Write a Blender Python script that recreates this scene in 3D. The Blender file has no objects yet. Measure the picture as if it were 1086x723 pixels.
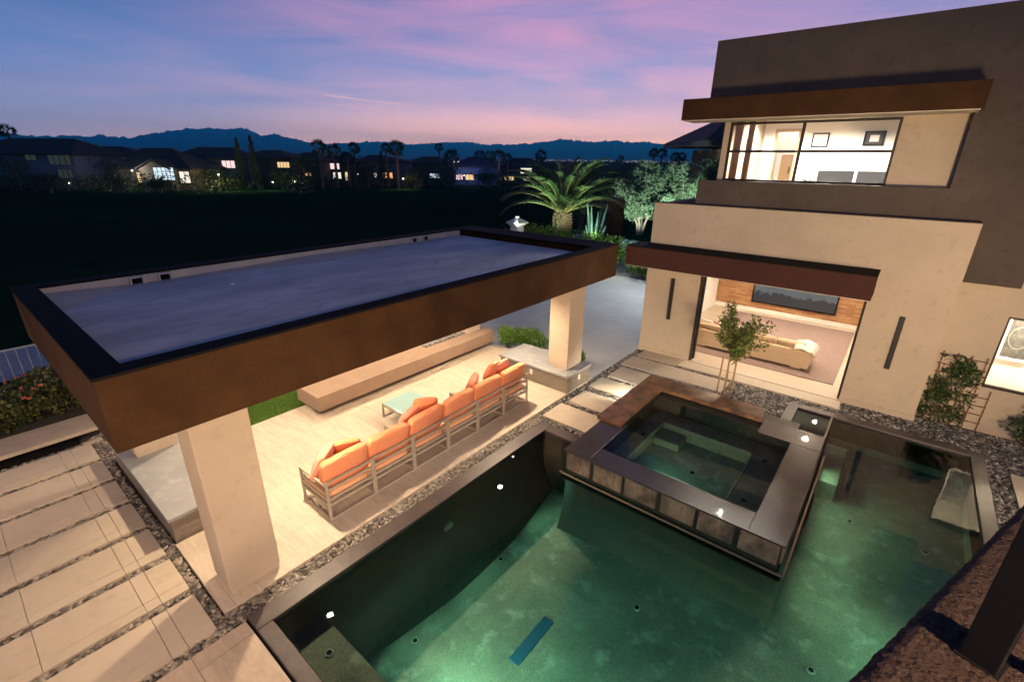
import bpy, bmesh, math, random
import numpy as np
from mathutils import Vector, Matrix, Euler

random.seed(7)
rng = np.random.default_rng(7)
scene = bpy.context.scene
COL = scene.collection
R = math.radians
PI = math.pi

# ------------------------------------------------------------------ mesh helpers
class MB:
    """collects shapes; build() links them as ONE mesh object"""
    def __init__(s):
        s.v = []; s.f = []
    def add(s, vs, fs):
        b = len(s.v)
        s.v.extend([tuple(map(float, p)) for p in vs])
        s.f.extend([tuple(b + i for i in q) for q in fs])
        return s
    def box(s, x0, y0, z0, x1, y1, z1):
        v = [(x0,y0,z0),(x1,y0,z0),(x1,y1,z0),(x0,y1,z0),(x0,y0,z1),(x1,y0,z1),(x1,y1,z1),(x0,y1,z1)]
        return s.add(v, [(3,2,1,0),(4,5,6,7),(0,1,5,4),(1,2,6,5),(2,3,7,6),(3,0,4,7)])
    def obox(s, c, size, rot=(0,0,0)):
        m = Euler(rot).to_matrix(); c = Vector(c)
        hx, hy, hz = size[0]/2, size[1]/2, size[2]/2
        v = [c + m @ Vector(p) for p in [(-hx,-hy,-hz),(hx,-hy,-hz),(hx,hy,-hz),(-hx,hy,-hz),(-hx,-hy,hz),(hx,-hy,hz),(hx,hy,hz),(-hx,hy,hz)]]
        return s.add(v, [(3,2,1,0),(4,5,6,7),(0,1,5,4),(1,2,6,5),(2,3,7,6),(3,0,4,7)])
    def prism(s, poly, z0, z1):
        n = len(poly)
        v = [(p[0],p[1],z0) for p in poly] + [(p[0],p[1],z1) for p in poly]
        f = [tuple(range(n-1,-1,-1)), tuple(range(n,2*n))]
        f += [(i,(i+1)%n,n+(i+1)%n,n+i) for i in range(n)]
        return s.add(v, f)
    def tube(s, pts, radii, n=8, cap=True):
        pts = [Vector(p) for p in pts]
        if not hasattr(radii, '__len__'): radii = [radii]*len(pts)
        vs = []; fs = []
        for i, p in enumerate(pts):
            d = (pts[min(i+1,len(pts)-1)] - pts[max(i-1,0)]).normalized()
            a = Vector((0,0,1)) if abs(d.z) < .9 else Vector((1,0,0))
            u = d.cross(a).normalized(); w = d.cross(u).normalized()
            for k in range(n):
                t = 2*PI*k/n
                vs.append(p + (u*math.cos(t) + w*math.sin(t))*radii[i])
        for i in range(len(pts)-1):
            for k in range(n):
                a = i*n+k; b = i*n+(k+1)%n
                fs.append((a,b,b+n,a+n))
        if cap:
            fs.append(tuple(range(n-1,-1,-1))); m = (len(pts)-1)*n
            fs.append(tuple(range(m,m+n)))
        return s.add(vs, fs)
    def lathe(s, c, prof, n=16):
        vs = []; fs = []
        for (r, z) in prof:
            for k in range(n):
                t = 2*PI*k/n
                vs.append((c[0]+r*math.cos(t), c[1]+r*math.sin(t), c[2]+z))
        for i in range(len(prof)-1):
            for k in range(n):
                a = i*n+k; b = i*n+(k+1)%n
                fs.append((a,b,b+n,a+n))
        fs.append(tuple(range(n-1,-1,-1))); m=(len(prof)-1)*n
        fs.append(tuple(range(m,m+n)))
        return s.add(vs, fs)
    def blob(s, c, r, sub=2, amp=.15, seed=0, flat=1.0):
        bm = bmesh.new(); bmesh.ops.create_icosphere(bm, subdivisions=sub, radius=1)
        rs = np.random.default_rng(seed); ph = rs.uniform(0,6,9)
        vs = []
        for v in bm.verts:
            p = v.co
            k = 1+amp*(math.sin(3*p.x+ph[0])*math.sin(3*p.y+ph[1])+.6*math.sin(5*p.z+ph[2]+3*p.x))
            vs.append((c[0]+p.x*r[0]*k, c[1]+p.y*r[1]*k, c[2]+p.z*r[2]*k*flat))
        fs = [tuple(x.index for x in f.verts) for f in bm.faces]
        bm.free()
        return s.add(vs, fs)
    def build(s, name, m, parent=None, bevel=0, smooth=False, base=None, seg=2):
        o0 = ORG.get(parent, None) if parent is not None else None
        if parent is None:
            if base is None:
                a = np.array(s.v); base = ((a[:,0].min()+a[:,0].max())/2, (a[:,1].min()+a[:,1].max())/2, a[:,2].min())
            o0 = Vector(base)
        me = bpy.data.meshes.new(name)
        a = np.array(s.v, dtype=float) - np.array(o0)
        me.from_pydata(a.tolist(), [], s.f)
        me.materials.append(m)
        if smooth: me.polygons.foreach_set('use_smooth', [True]*len(me.polygons))
        me.update()
        o = bpy.data.objects.new(name, me); COL.objects.link(o)
        if parent is not None: o.parent = parent; ORG[o] = o0
        else: o.location = o0; ORG[o] = Vector(o0)
        if bevel:
            b = o.modifiers.new('Bevel', 'BEVEL'); b.width = bevel; b.segments = seg; b.limit_method = 'ANGLE'; b.angle_limit = R(40)
            if not smooth: b.harden_normals = False
        return o

ORG = {}
def tag(o, label=None, cat=None, group=None, kind=None):
    if label: o['label'] = label
    if cat: o['category'] = cat
    if group: o['group'] = group
    if kind: o['kind'] = kind
    return o
def thing(name, loc, label, cat, group=None):
    o = bpy.data.objects.new(name, None); COL.objects.link(o)
    o.location = loc; o.empty_display_size = .2
    ORG[o] = Vector(loc)
    return tag(o, label, cat, group)
def copy_tree(o, dloc, label=None, rot=0.0, scale=None):
    kids = [c for c in bpy.data.objects if c.parent == o]
    c = o.copy(); COL.objects.link(c)
    c.location = Vector(o.location) + Vector(dloc) if dloc is not None else c.location
    if rot: c.rotation_euler = (0,0,rot)
    if scale: c.scale = scale if hasattr(scale,'__len__') else (scale,)*3
    if label: c['label'] = label
    def rec(src, dst):
        for ch in [k for k in bpy.data.objects if k.parent == src]:
            d = ch.copy(); COL.objects.link(d); d.parent = dst
            rec(ch, d)
    for ch in kids:
        d = ch.copy(); COL.objects.link(d); d.parent = c
        rec(ch, d)
    return c
def mesh_np(name, V, F, m, base=(0,0,0), smooth=False, parent=None):
    """big meshes from numpy arrays; F is (n,k)"""
    o0 = np.array(ORG[parent]) if parent is not None else np.array(base, float)
    me = bpy.data.meshes.new(name)
    V = np.asarray(V, dtype=np.float32) - o0.astype(np.float32); F = np.asarray(F, dtype=np.int32)
    k = F.shape[1]
    me.vertices.add(len(V)); me.vertices.foreach_set('co', V.ravel())
    me.loops.add(F.size); me.loops.foreach_set('vertex_index', F.ravel())
    me.polygons.add(len(F)); me.polygons.foreach_set('loop_start', np.arange(0, F.size, k, dtype=np.int32))
    me.polygons.foreach_set('loop_total', np.full(len(F), k, dtype=np.int32))
    me.update(calc_edges=True); me.validate()
    if smooth: me.polygons.foreach_set('use_smooth', [True]*len(me.polygons))
    me.materials.append(m)
    o = bpy.data.objects.new(name, me); COL.objects.link(o)
    if parent is not None: o.parent = parent
    else: o.location = base
    ORG[o] = Vector(o0)
    return o

# ------------------------------------------------------------------ materials
def newmat(name):
    m = bpy.data.materials.new(name); m.use_nodes = True
    nt = m.node_tree
    return m, nt, nt.nodes['Principled BSDF'], nt.nodes['Material Output']
def N(nt, t, **kw):
    n = nt.nodes.new(t)
    for k, v in kw.items(): setattr(n, k, v)
    return n
def coords(nt, stretch=(1,1,1), rot=(0,0,0)):
    # geometry position keeps one continuous pattern over neighbouring pieces
    g = N(nt, 'ShaderNodeNewGeometry'); mp = N(nt, 'ShaderNodeMapping')
    mp.inputs['Scale'].default_value = stretch; mp.inputs['Rotation'].default_value = rot
    nt.links.new(g.outputs['Position'], mp.inputs['Vector'])
    return mp.outputs['Vector']
def noise(nt, vec, scale, detail=5, rough=.55, dist=0):
    n = N(nt, 'ShaderNodeTexNoise'); n.inputs['Scale'].default_value = scale
    n.inputs['Detail'].default_value = detail; n.inputs['Roughness'].default_value = rough
    n.inputs['Distortion'].default_value = dist
    nt.links.new(vec, n.inputs['Vector']); return n.outputs['Fac']
def ramp(nt, fac, stops):
    r = N(nt, 'ShaderNodeValToRGB'); e = r.color_ramp.elements
    e[0].position, e[0].color = stops[0][0], (*stops[0][1], 1)
    e[1].position, e[1].color = stops[1][0], (*stops[1][1], 1)
    for p, c in stops[2:]:
        q = e.new(p); q.color = (*c, 1)
    nt.links.new(fac, r.inputs['Fac']); return r.outputs['Color']
def mixc(nt, fac, a, b, mode='MIX'):
    m = N(nt, 'ShaderNodeMix', data_type='RGBA', blend_type=mode)
    for k, x in ((0, fac), (6, a), (7, b)):
        if isinstance(x, (int, float)): m.inputs[k].default_value = x
        elif isinstance(x, tuple): m.inputs[k].default_value = (*x, 1) if len(x) == 3 else x
        else: nt.links.new(x, m.inputs[k])
    return m.outputs[2]
def mth(nt, op, a, b=None, c=None, clamp=False):
    m = N(nt, 'ShaderNodeMath', operation=op); m.use_clamp = clamp
    for i, x in enumerate((a, b, c)):
        if x is None: continue
        if isinstance(x, (int, float)): m.inputs[i].default_value = x
        else: nt.links.new(x, m.inputs[i])
    return m.outputs[0]
def bumpit(nt, p, fac, strength=.3, dist=.01, prev=None):
    b = N(nt, 'ShaderNodeBump'); b.inputs['Strength'].default_value = strength; b.inputs['Distance'].default_value = dist
    nt.links.new(fac, b.inputs['Height'])
    if prev is not None: nt.links.new(prev, b.inputs['Normal'])
    nt.links.new(b.outputs['Normal'], p.inputs['Normal']); return b.outputs['Normal']
def mat(name, c1, c2=None, scale=3, rough=.7, stretch=(1,1,1), rot=(0,0,0), bscale=None, bstr=.3, bdist=.01, metal=0, spec=.5,
        c3=None, s3=40, island=0, lo=.3, hi=.7, trans=0, coat=0):
    m, nt, p, out = newmat(name)
    p.inputs['Roughness'].default_value = rough; p.inputs['Metallic'].default_value = metal
    p.inputs['Specular IOR Level'].default_value = spec
    if coat: p.inputs['Coat Weight'].default_value = coat
    vec = coords(nt, stretch, rot)
    c2 = c2 or tuple(x*.86 for x in c1)
    col = ramp(nt, noise(nt, vec, scale), [(lo, c2), (hi, c1)])
    if c3: col = mixc(nt, mth(nt, 'MULTIPLY', ramp(nt, noise(nt, vec, s3, 3), [(.55,(0,0,0)),(.75,(1,1,1))]), .7), col, c3)
    if island:
        g = N(nt, 'ShaderNodeNewGeometry')
        k = mth(nt, 'MULTIPLY_ADD', g.outputs['Random Per Island'], island, 1-island/2)
        sc = N(nt, 'ShaderNodeVectorMath', operation='SCALE'); nt.links.new(col, sc.inputs[0]); nt.links.new(k, sc.inputs['Scale'])
        col = sc.outputs[0]
    nt.links.new(col, p.inputs['Base Color'])
    if bscale: bumpit(nt, p, noise(nt, vec, bscale, 4), bstr, bdist)
    return m
def emit(name, col, strength):
    m, nt, p, out = newmat(name)
    e = N(nt, 'ShaderNodeEmission'); e.inputs['Color'].default_value = (*col, 1); e.inputs['Strength'].default_value = strength
    nt.links.new(e.outputs[0], out.inputs['Surface']); return m

M = {}
M['cream'] = mat('cream_stucco', (.51,.42,.325), (.435,.36,.28), .9, .9, c3=(.40,.33,.255), s3=7, bscale=38, bstr=.55, bdist=.010, spec=.2)
M['dark'] = mat('charcoal_stucco', (.100,.081,.071), (.072,.058,.051), 1.1, .92, c3=(.062,.050,.045), s3=8, bscale=38, bstr=.5, bdist=.010, spec=.2)
M['fascia'] = mat('russet_stucco', (.066,.031,.011), (.042,.019,.007), 2.6, .9, c3=(.034,.015,.006), s3=26, bscale=70, bstr=.8, bdist=.008, spec=.2)
M['eave'] = mat('maroon_stucco', (.060,.024,.019), (.050,.020,.017), 1.4, .9, bscale=70, bstr=.5, bdist=.006, spec=.2)
M['blackmetal'] = mat('black_coping', (.010,.009,.009), None, 3, .8, spec=.08)
M['deck'] = mat('roof_membrane', (.78,.75,.70), (.47,.46,.45), 1.5, .9, stretch=(1,.4,1), rot=(0,0,.5), c3=(.42,.41,.40), s3=7, bscale=120, bstr=.3, bdist=.004)
M['dust'] = mat('roof_dust', (.66,.58,.48), (.54,.48,.41), 2.2, .95, bscale=120, bstr=.3, bdist=.004)
M['soffit'] = mat('soffit_plaster', (.62,.55,.46), None, 2, .8)
M['white'] = mat('white_wall', (.80,.78,.74), (.78,.76,.72), 2, .8)
M['bronze'] = mat('dark_bronze', (.035,.026,.022), None, 6, .45, metal=.3)
M['burner'] = mat('lava_rock', (.10,.09,.09), (.05,.05,.05), 60, .9, bscale=60, bstr=1, bdist=.02)
M['capstone'] = mat('grey_capstone', (.30,.31,.32), (.24,.25,.26), 2.5, .6, c3=(.40,.40,.40), s3=4, bscale=60, bstr=.12, bdist=.004)
M['firestone'] = mat('fire_bench_plaster', (.30,.21,.15), (.26,.18,.13), 2.5, .85, bscale=80, bstr=.2, bdist=.004)
M['taupe'] = mat('taupe_metal', (.50,.43,.34), (.46,.40,.315), 8, .42, metal=.25)
M['coral'] = mat('coral_fabric', (.85,.33,.17), (.80,.29,.14), 5, .9, bscale=11, bstr=.55, bdist=.03, spec=.2)
M['pink'] = mat('pink_fabric', (.80,.34,.24), (.74,.30,.21), 9, .9, bscale=11, bstr=.55, bdist=.03, spec=.2)
M['seatfab'] = mat('peach_fabric', (.82,.46,.26), (.78,.42,.23), 9, .9, bscale=11, bstr=.55, bdist=.03, spec=.2)
M['aqua'] = mat('aqua_glass', (.36,.56,.53), (.33,.53,.50), 2, .12, coat=.5)
M['outlet'] = mat('outlet_plastic', (.75,.73,.68), None, 4, .4)
M['wood'] = mat('weathered_wood', (.23,.118,.060), (.070,.038,.026), 4.2, .36, c3=(.035,.025,.022), s3=11, bscale=26, bstr=.5, bdist=.006, lo=.36, hi=.64)
M['stake'] = mat('tree_stake_wood', (.42,.25,.11), (.34,.20,.09), 12, .7, stretch=(1,1,.1))
M['bark'] = mat('bark', (.16,.11,.07), (.09,.06,.04), 14, .9, bscale=30, bstr=.8, bdist=.02)
M['coldark'] = mat('dark_post_paint', (.012,.011,.010), None, 5, .6)
M['rough_roof'] = mat('coarse_stucco', (.125,.088,.066), (.055,.037,.030), 75, .95, bscale=100, bstr=.8, bdist=.010, spec=.15)
M['concrete'] = mat('grey_concrete', (.40,.40,.39), (.34,.34,.33), .8, .75, c3=(.46,.45,.43), s3=2.5, bscale=90, bstr=.1, bdist=.003)
M['kerb'] = mat('kerb_concrete', (.42,.35,.28), (.34,.28,.22), 4, .9, bscale=50, bstr=.4, bdist=.006)
M['soil'] = mat('dark_soil', (.045,.035,.028), (.03,.024,.02), 8, .95, bscale=30, bstr=.6, bdist=.02)
M['gbed'] = mat('gravel_bed', (.04,.037,.034), (.025,.023,.022), 30, .9)
M['fairway'] = mat('fairway_grass', (.016,.044,.020), (.008,.025,.012), .035, .95, c3=(.012,.022,.010), s3=.3, bscale=6, bstr=.5, bdist=.05, spec=0)
M['mount'] = mat('mountain_rock', (.09,.10,.10), (.06,.07,.07), .004, .95, spec=.1)
M['mount2'] = mat('foothill_rock', (.13,.115,.11), (.09,.08,.075), .006, .95, spec=.1)
def island_mat(name, stops, rough=.6, spec=.4, bscale=None, trans=0):
    m, nt, p, out = newmat(name)
    g = N(nt, 'ShaderNodeNewGeometry')
    col = ramp(nt, g.outputs['Random Per Island'], stops)
    nt.links.new(col, p.inputs['Base Color'])
    p.inputs['Roughness'].default_value = rough; p.inputs['Specular IOR Level'].default_value = spec
    if bscale: bumpit(nt, p, noise(nt, coords(nt), bscale, 3), .3, .004)
    if trans:
        t = N(nt, 'ShaderNodeBsdfTranslucent'); nt.links.new(col, t.inputs['Color'])
        mx = N(nt, 'ShaderNodeMixShader'); mx.inputs[0].default_value = trans
        nt.links.new(p.outputs[0], mx.inputs[1]); nt.links.new(t.outputs[0], mx.inputs[2]); nt.links.new(mx.outputs[0], out.inputs['Surface'])
    return m
M['pebble'] = island_mat('river_pebbles', [(0,(.06,.055,.05)),(.35,(.14,.125,.11)),(.7,(.24,.215,.185)),(1,(.40,.36,.31))], .5, .4, 60)
M['pebble_far'] = island_mat('grey_pebbles', [(0,(.035,.034,.034)),(.4,(.09,.088,.085)),(.75,(.20,.19,.18)),(1,(.40,.38,.35))], .5, .4)
M['palm_leaf'] = island_mat('palm_leaflets', [(0,(.030,.075,.025)),(.5,(.05,.115,.04)),(1,(.085,.155,.06))], .5, .4, trans=.2)
M['olive_leaf'] = island_mat('olive_leaves', [(0,(.045,.075,.038)),(.5,(.09,.14,.075)),(1,(.17,.22,.14))], .6, .3, trans=.2)
M['green_leaf'] = island_mat('bright_leaves', [(0,(.05,.12,.015)),(.5,(.10,.20,.03)),(1,(.16,.28,.05))], .5, .4, trans=.25)
M['dark_leaf'] = island_mat('dark_leaves', [(0,(.020,.032,.014)),(.5,(.035,.055,.022)),(1,(.06,.085,.035))], .55, .3, trans=.15)
M['vine_leaf'] = island_mat('vine_leaves', [(0,(.025,.045,.015)),(.5,(.05,.085,.025)),(1,(.10,.14,.045))], .5, .4, trans=.2)
M['rose_leaf'] = island_mat('rose_leaves', [(0,(.025,.04,.012)),(.5,(.07,.10,.025)),(1,(.20,.19,.05))], .5, .4, trans=.2)
M['rose_flower'] = island_mat('rose_blooms', [(0,(.55,.10,.08)),(.5,(.70,.22,.13)),(1,(.8,.40,.25))], .6, .3, trans=.2)
M['tree_leaf'] = island_mat('sapling_leaves', [(0,(.10,.065,.03)),(.35,(.13,.12,.035)),(.6,(.13,.22,.04)),(1,(.20,.30,.06))], .5, .4, trans=.25)
M['agave'] = mat('agave_skin', (.08,.17,.12), (.055,.12,.085), 4, .55)
M['lawn'] = island_mat('lawn_blades', [(0,(.05,.12,.015)),(.5,(.09,.19,.025)),(1,(.14,.25,.04))], .6, .3, trans=.2)
M['lawnbase'] = mat('lawn_base', (.06,.13,.02), (.035,.08,.014), 20, .95)

def tile_mat(name, c1, c2, tile=(1.2,.6), joint=.006, jcol=(.10,.075,.055), rot=0, rough=.55, streak=(.5,6,1), vein=.5, c3=(.30,.26,.21), bstr=.15, offset=.5, spec=.4):
    m, nt, p, out = newmat(name)
    vec = coords(nt, (1,1,1), (0,0,rot))
    b = N(nt, 'ShaderNodeTexBrick'); b.offset = offset
    b.inputs['Scale'].default_value = 1; b.inputs['Brick Width'].default_value = tile[0]; b.inputs['Row Height'].default_value = tile[1]
    b.inputs['Mortar Size'].default_value = joint; b.inputs['Mortar Smooth'].default_value = .1; b.inputs['Bias'].default_value = 0
    b.inputs['Color1'].default_value = (0,0,0,1); b.inputs['Color2'].default_value = (1,1,1,1); b.inputs['Mortar'].default_value = (.5,.5,.5,1)
    nt.links.new(vec, b.inputs['Vector'])
    v2 = coords(nt, streak, (0,0,rot))
    n1 = noise(nt, v2, 2.2, 8, .65, .6)
    n2 = noise(nt, v2, 9, 6, .6)
    col = ramp(nt, n1, [(.3,c2),(.68,c1)])
    col = mixc(nt, mth(nt,'MULTIPLY', ramp(nt, n2, [(.52,(0,0,0)),(.72,(1,1,1))]), vein), col, c3)
    tone = mth(nt, 'MULTIPLY_ADD', b.outputs['Color'], .10, .95)
    sc = N(nt, 'ShaderNodeVectorMath', operation='SCALE'); nt.links.new(col, sc.inputs[0]); nt.links.new(tone, sc.inputs['Scale'])
    col = mixc(nt, b.outputs['Fac'], sc.outputs[0], jcol)
    nt.links.new(col, p.inputs['Base Color'])
    p.inputs['Roughness'].default_value = rough; p.inputs['Specular IOR Level'].default_value = spec
    nb = bumpit(nt, p, noise(nt, v2, 22, 5), bstr, .004)
    inv = mth(nt, 'SUBTRACT', 1, b.outputs['Fac'])
    bumpit(nt, p, inv, .5, .004, nb)
    return m
M['patio'] = tile_mat('travertine_paving', (.58,.50,.41), (.43,.36,.285), (1.2,1.2), .003, (.36,.29,.23), PI/2, streak=(.8,5,1), vein=.55, c3=(.36,.30,.24))
M['slab'] = mat('limestone_slab', (.50,.43,.34), (.45,.385,.30), 1.6, .62, c3=(.38,.32,.25), s3=5, bscale=60, bstr=.12, bdist=.003)
M['pad'] = tile_mat('travertine_pad', (.52,.43,.34), (.40,.32,.25), (1.2,.6), .004, (.18,.13,.10), 0, streak=(1.2,6,1), vein=.45)
M['coping'] = tile_mat('pool_coping_stone', (.085,.070,.070), (.055,.046,.048), (.6,.6), .003, (.03,.027,.027), 0, .42, streak=(2,2,2), vein=.4, c3=(.12,.10,.095), offset=0)
M['spastone'] = tile_mat('spa_rim_stone', (.052,.042,.041), (.028,.024,.026), (.6,.6), .003, (.02,.02,.02), 0, .35, streak=(2,3,2), vein=.5, c3=(.085,.07,.063), offset=0)
def wet(m, rough=.03):
    p = m.node_tree.nodes['Principled BSDF']; p.inputs['Coat Weight'].default_value = 1; p.inputs['Coat IOR'].default_value = 1.4; p.inputs['Coat Roughness'].default_value = rough
wet(M['spastone'])
M['cmu'] = None
def block_mat(name, c1, c2, bw, bh, jc, rough=.75):
    # coursed stone facing on vertical faces: brick pattern over (x+y, z)
    m, nt, p, out = newmat(name)
    g = N(nt, 'ShaderNodeNewGeometry'); sx = N(nt, 'ShaderNodeSeparateXYZ'); nt.links.new(g.outputs['Position'], sx.inputs[0])
    cb = N(nt, 'ShaderNodeCombineXYZ')
    nt.links.new(mth(nt,'ADD', sx.outputs[0], sx.outputs[1]), cb.inputs[0]); nt.links.new(sx.outputs[2], cb.inputs[1])
    b = N(nt, 'ShaderNodeTexBrick'); b.inputs['Scale'].default_value = 1; b.inputs['Brick Width'].default_value = bw; b.inputs['Row Height'].default_value = bh
    b.inputs['Mortar Size'].default_value = .004; b.inputs['Color1'].default_value = (*c1,1); b.inputs['Color2'].default_value = (*c2,1); b.inputs['Mortar'].default_value = (*jc,1)
    nt.links.new(cb.outputs[0], b.inputs['Vector'])
    n = noise(nt, coords(nt,(1,1,4)), 5, 6)
    col = mixc(nt, .45, b.outputs['Color'], ramp(nt, n, [(.3,tuple(x*.6 for x in c1)),(.7,tuple(min(1,x*1.3) for x in c1))]))
    nt.links.new(col, p.inputs['Base Color']); p.inputs['Roughness'].default_value = rough
    bumpit(nt, p, mth(nt,'SUBTRACT', n, b.outputs['Fac']), .4, .008)
    return m
M['block'] = block_mat('taupe_block_facing', (.21,.175,.135), (.18,.15,.118), .62, .145, (.10,.085,.07))
M['ledger'] = block_mat('wood_mosaic_wall', (.30,.14,.06), (.58,.36,.19), .42, .075, (.14,.07,.035), .6)
def plaster_mat():
    m, nt, p, out = newmat('pebble_pool_plaster')
    vec = coords(nt)
    big = noise(nt, vec, .9, 7, .62, .4); mid = noise(nt, vec, 3.2, 6, .6); fine = noise(nt, vec, 62, 4)
    col = ramp(nt, big, [(.34,(.10,.115,.085)),(.50,(.17,.185,.13)),(.66,(.27,.295,.22))])
    col = mixc(nt, mth(nt,'MULTIPLY', ramp(nt, mid, [(.55,(0,0,0)),(.74,(1,1,1))]), .8), col, (.44,.50,.41))
    col = mixc(nt, .30, col, ramp(nt, fine, [(.36,(.03,.035,.025)),(.64,(.34,.36,.28))]))
    nt.links.new(col, p.inputs['Base Color']); p.inputs['Roughness'].default_value = .8
    bumpit(nt, p, fine, .3, .006); return m
M['plaster'] = plaster_mat()
M['pooltile'] = mat('dark_pool_wall', (.028,.029,.022), (.017,.018,.014), 2.5, .5, c3=(.042,.042,.033), s3=9, bscale=40, bstr=.3, bdist=.004)
def spa_face_mat():
    m, nt, p, out = newmat('spa_cladding_stone')
    v = coords(nt, (1,1,.5))
    n = noise(nt, v, 4.5, 7, .65, .8)
    p.inputs['Coat Weight'].default_value = .5; p.inputs['Coat Roughness'].default_value = .15
    nt.links.new(ramp(nt, n, [(.34,(.05,.037,.030)),(.48,(.13,.095,.076)),(.64,(.25,.19,.15))]), p.inputs['Base Color'])
    p.inputs['Roughness'].default_value = .45
    bumpit(nt, p, noise(nt, v, 18, 6), .4, .01); return m
M['spaface'] = spa_face_mat()
M['lip'] = mat('trough_lip', (.20,.155,.11), (.14,.11,.08), 6, .6)

def water_mat(name, wave=.03, scale=2.2):
    m, nt, p, out = newmat(name)
    nt.nodes.remove(p)
    v = coords(nt, (1,1,1), (0,0,.6))
    n = noise(nt, v, scale, 3, .5, .3); n2 = noise(nt, v, scale*4, 2)
    h = mth(nt,'MULTIPLY_ADD', n2, .12, n)
    b = N(nt,'ShaderNodeBump'); b.inputs['Strength'].default_value = 1.0; b.inputs['Distance'].default_value = wave
    nt.links.new(h, b.inputs['Height'])
    fr = N(nt,'ShaderNodeFresnel'); fr.inputs['IOR'].default_value = 1.333; nt.links.new(b.outputs[0], fr.inputs['Normal'])
    rf = N(nt,'ShaderNodeBsdfTransparent'); rf.inputs['Color'].default_value = (.80,.93,.87,1)
    gl = N(nt,'ShaderNodeBsdfGlossy'); gl.inputs['Roughness'].default_value = 0.0; gl.inputs['Color'].default_value = (1,1,1,1)
    nt.links.new(b.outputs[0], gl.inputs['Normal'])
    mx = N(nt,'ShaderNodeMixShader'); nt.links.new(fr.outputs[0], mx.inputs[0])
    nt.links.new(rf.outputs[0], mx.inputs[1]); nt.links.new(gl.outputs[0], mx.inputs[2])
    nt.links.new(mx.outputs[0], out.inputs['Surface'])
    return m
M['water'] = water_mat('pool_water_surface', .0020, 2.0)
M['spawater'] = water_mat('spa_water_surface', .0012, 3.0)
def glass_mat():
    m, nt, p, out = newmat('window_glass'); nt.nodes.remove(p)
    fr = N(nt,'ShaderNodeFresnel'); fr.inputs['IOR'].default_value = 1.45
    t = N(nt,'ShaderNodeBsdfTransparent'); gl = N(nt,'ShaderNodeBsdfGlossy'); gl.inputs['Roughness'].default_value = 0
    mx = N(nt,'ShaderNodeMixShader'); nt.links.new(fr.outputs[0], mx.inputs[0]); nt.links.new(t.outputs[0], mx.inputs[1]); nt.links.new(gl.outputs[0], mx.inputs[2])
    nt.links.new(mx.outputs[0], out.inputs['Surface']); return m
M['glass'] = glass_mat()
WARM = (1.0,.74,.48); WARM2 = (1.0,.80,.58); NEUT = (1.0,.90,.76); TEAL = (.40,1.0,.68)
M['lens'] = emit('downlight_lens', (1,.85,.62), 60)

def lamp_point(name, loc, e, col, r=.05):
    l = bpy.data.lights.new(name, 'POINT'); l.energy = e; l.color = col; l.shadow_soft_size = r
    o = bpy.data.objects.new(name, l); COL.objects.link(o); o.location = loc; return o
def lamp_spot(name, loc, target, e, col, ang=120, blend=.5, r=.05):
    l = bpy.data.lights.new(name, 'SPOT'); l.energy = e; l.color = col; l.shadow_soft_size = r
    l.spot_size = R(ang); l.spot_blend = blend
    o = bpy.data.objects.new(name, l); COL.objects.link(o); o.location = loc
    o.rotation_euler = (Vector(target)-Vector(loc)).to_track_quat('-Z','Y').to_euler(); return o

def lamp_area(name, loc, d, sx, sy, e, col, spread=180):
    l = bpy.data.lights.new(name, 'AREA'); l.shape = 'RECTANGLE'; l.size = sx; l.size_y = sy; l.energy = e; l.color = col; l.spread = R(spread)
    o = bpy.data.objects.new(name, l); COL.objects.link(o); o.location = loc
    o.rotation_euler = Vector(d).to_track_quat('-Z','Y').to_euler(); return o

# ================================================================== CAMERA
cam = bpy.data.cameras.new('camera'); co = bpy.data.objects.new('camera', cam); COL.objects.link(co)
H = 5.2
yaw, pitch, roll, fpx = -.681984, -.365153, .0119726, 501.254
F = Vector((math.sin(yaw)*math.cos(pitch), math.cos(yaw)*math.cos(pitch), math.sin(pitch)))
r0 = Vector((math.cos(yaw), -math.sin(yaw), 0)); u0 = r0.cross(F)
r2 = math.cos(roll)*r0 + math.sin(roll)*u0; u2 = -math.sin(roll)*r0 + math.cos(roll)*u0
mw = Matrix((( r2.x, u2.x, -F.x, 0),(r2.y, u2.y, -F.y, 0),(r2.z, u2.z, -F.z, H),(0,0,0,1)))
co.matrix_world = mw
cam.sensor_width = 36; cam.sensor_fit = 'HORIZONTAL'; cam.lens = fpx/1086*36
cam.clip_start = .05; cam.clip_end = 40000
scene.camera = co

# ================================================================== WORLD (dusk sky)
w = bpy.data.worlds.new('World'); scene.world = w; w.use_nodes = True
nt = w.node_tree; bg = nt.nodes['Background']
tc = N(nt,'ShaderNodeTexCoord'); sp = N(nt,'ShaderNodeSeparateXYZ'); nt.links.new(tc.outputs['Generated'], sp.inputs[0])
X, Y, Zc = sp.outputs
az = mth(nt,'ARCTAN2', X, Y)                              # 0 = +Y, negative towards the left
azn = mth(nt,'MULTIPLY_ADD', az, 1/(2*PI), .5)
def d2(deg): return deg/360+.5
pk = ramp(nt, azn, [(d2(-150),(0,0,0)),(d2(-88),(.03,.03,.03)),(d2(-66),(.30,.30,.30)),(d2(-38),(1,1,1)),(d2(-10),(1,1,1)),(d2(40),(.35,.35,.35)),(d2(100),(0,0,0))])
el = mth(nt,'MAXIMUM', Zc, 0)
left = ramp(nt, el, [(0,(.20,.22,.38)),(.05,(.16,.22,.42)),(.12,(.10,.195,.43)),(.20,(.050,.15,.38)),(.32,(.034,.090,.27)),(.6,(.020,.042,.13)),(1,(.016,.032,.095))])
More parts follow.
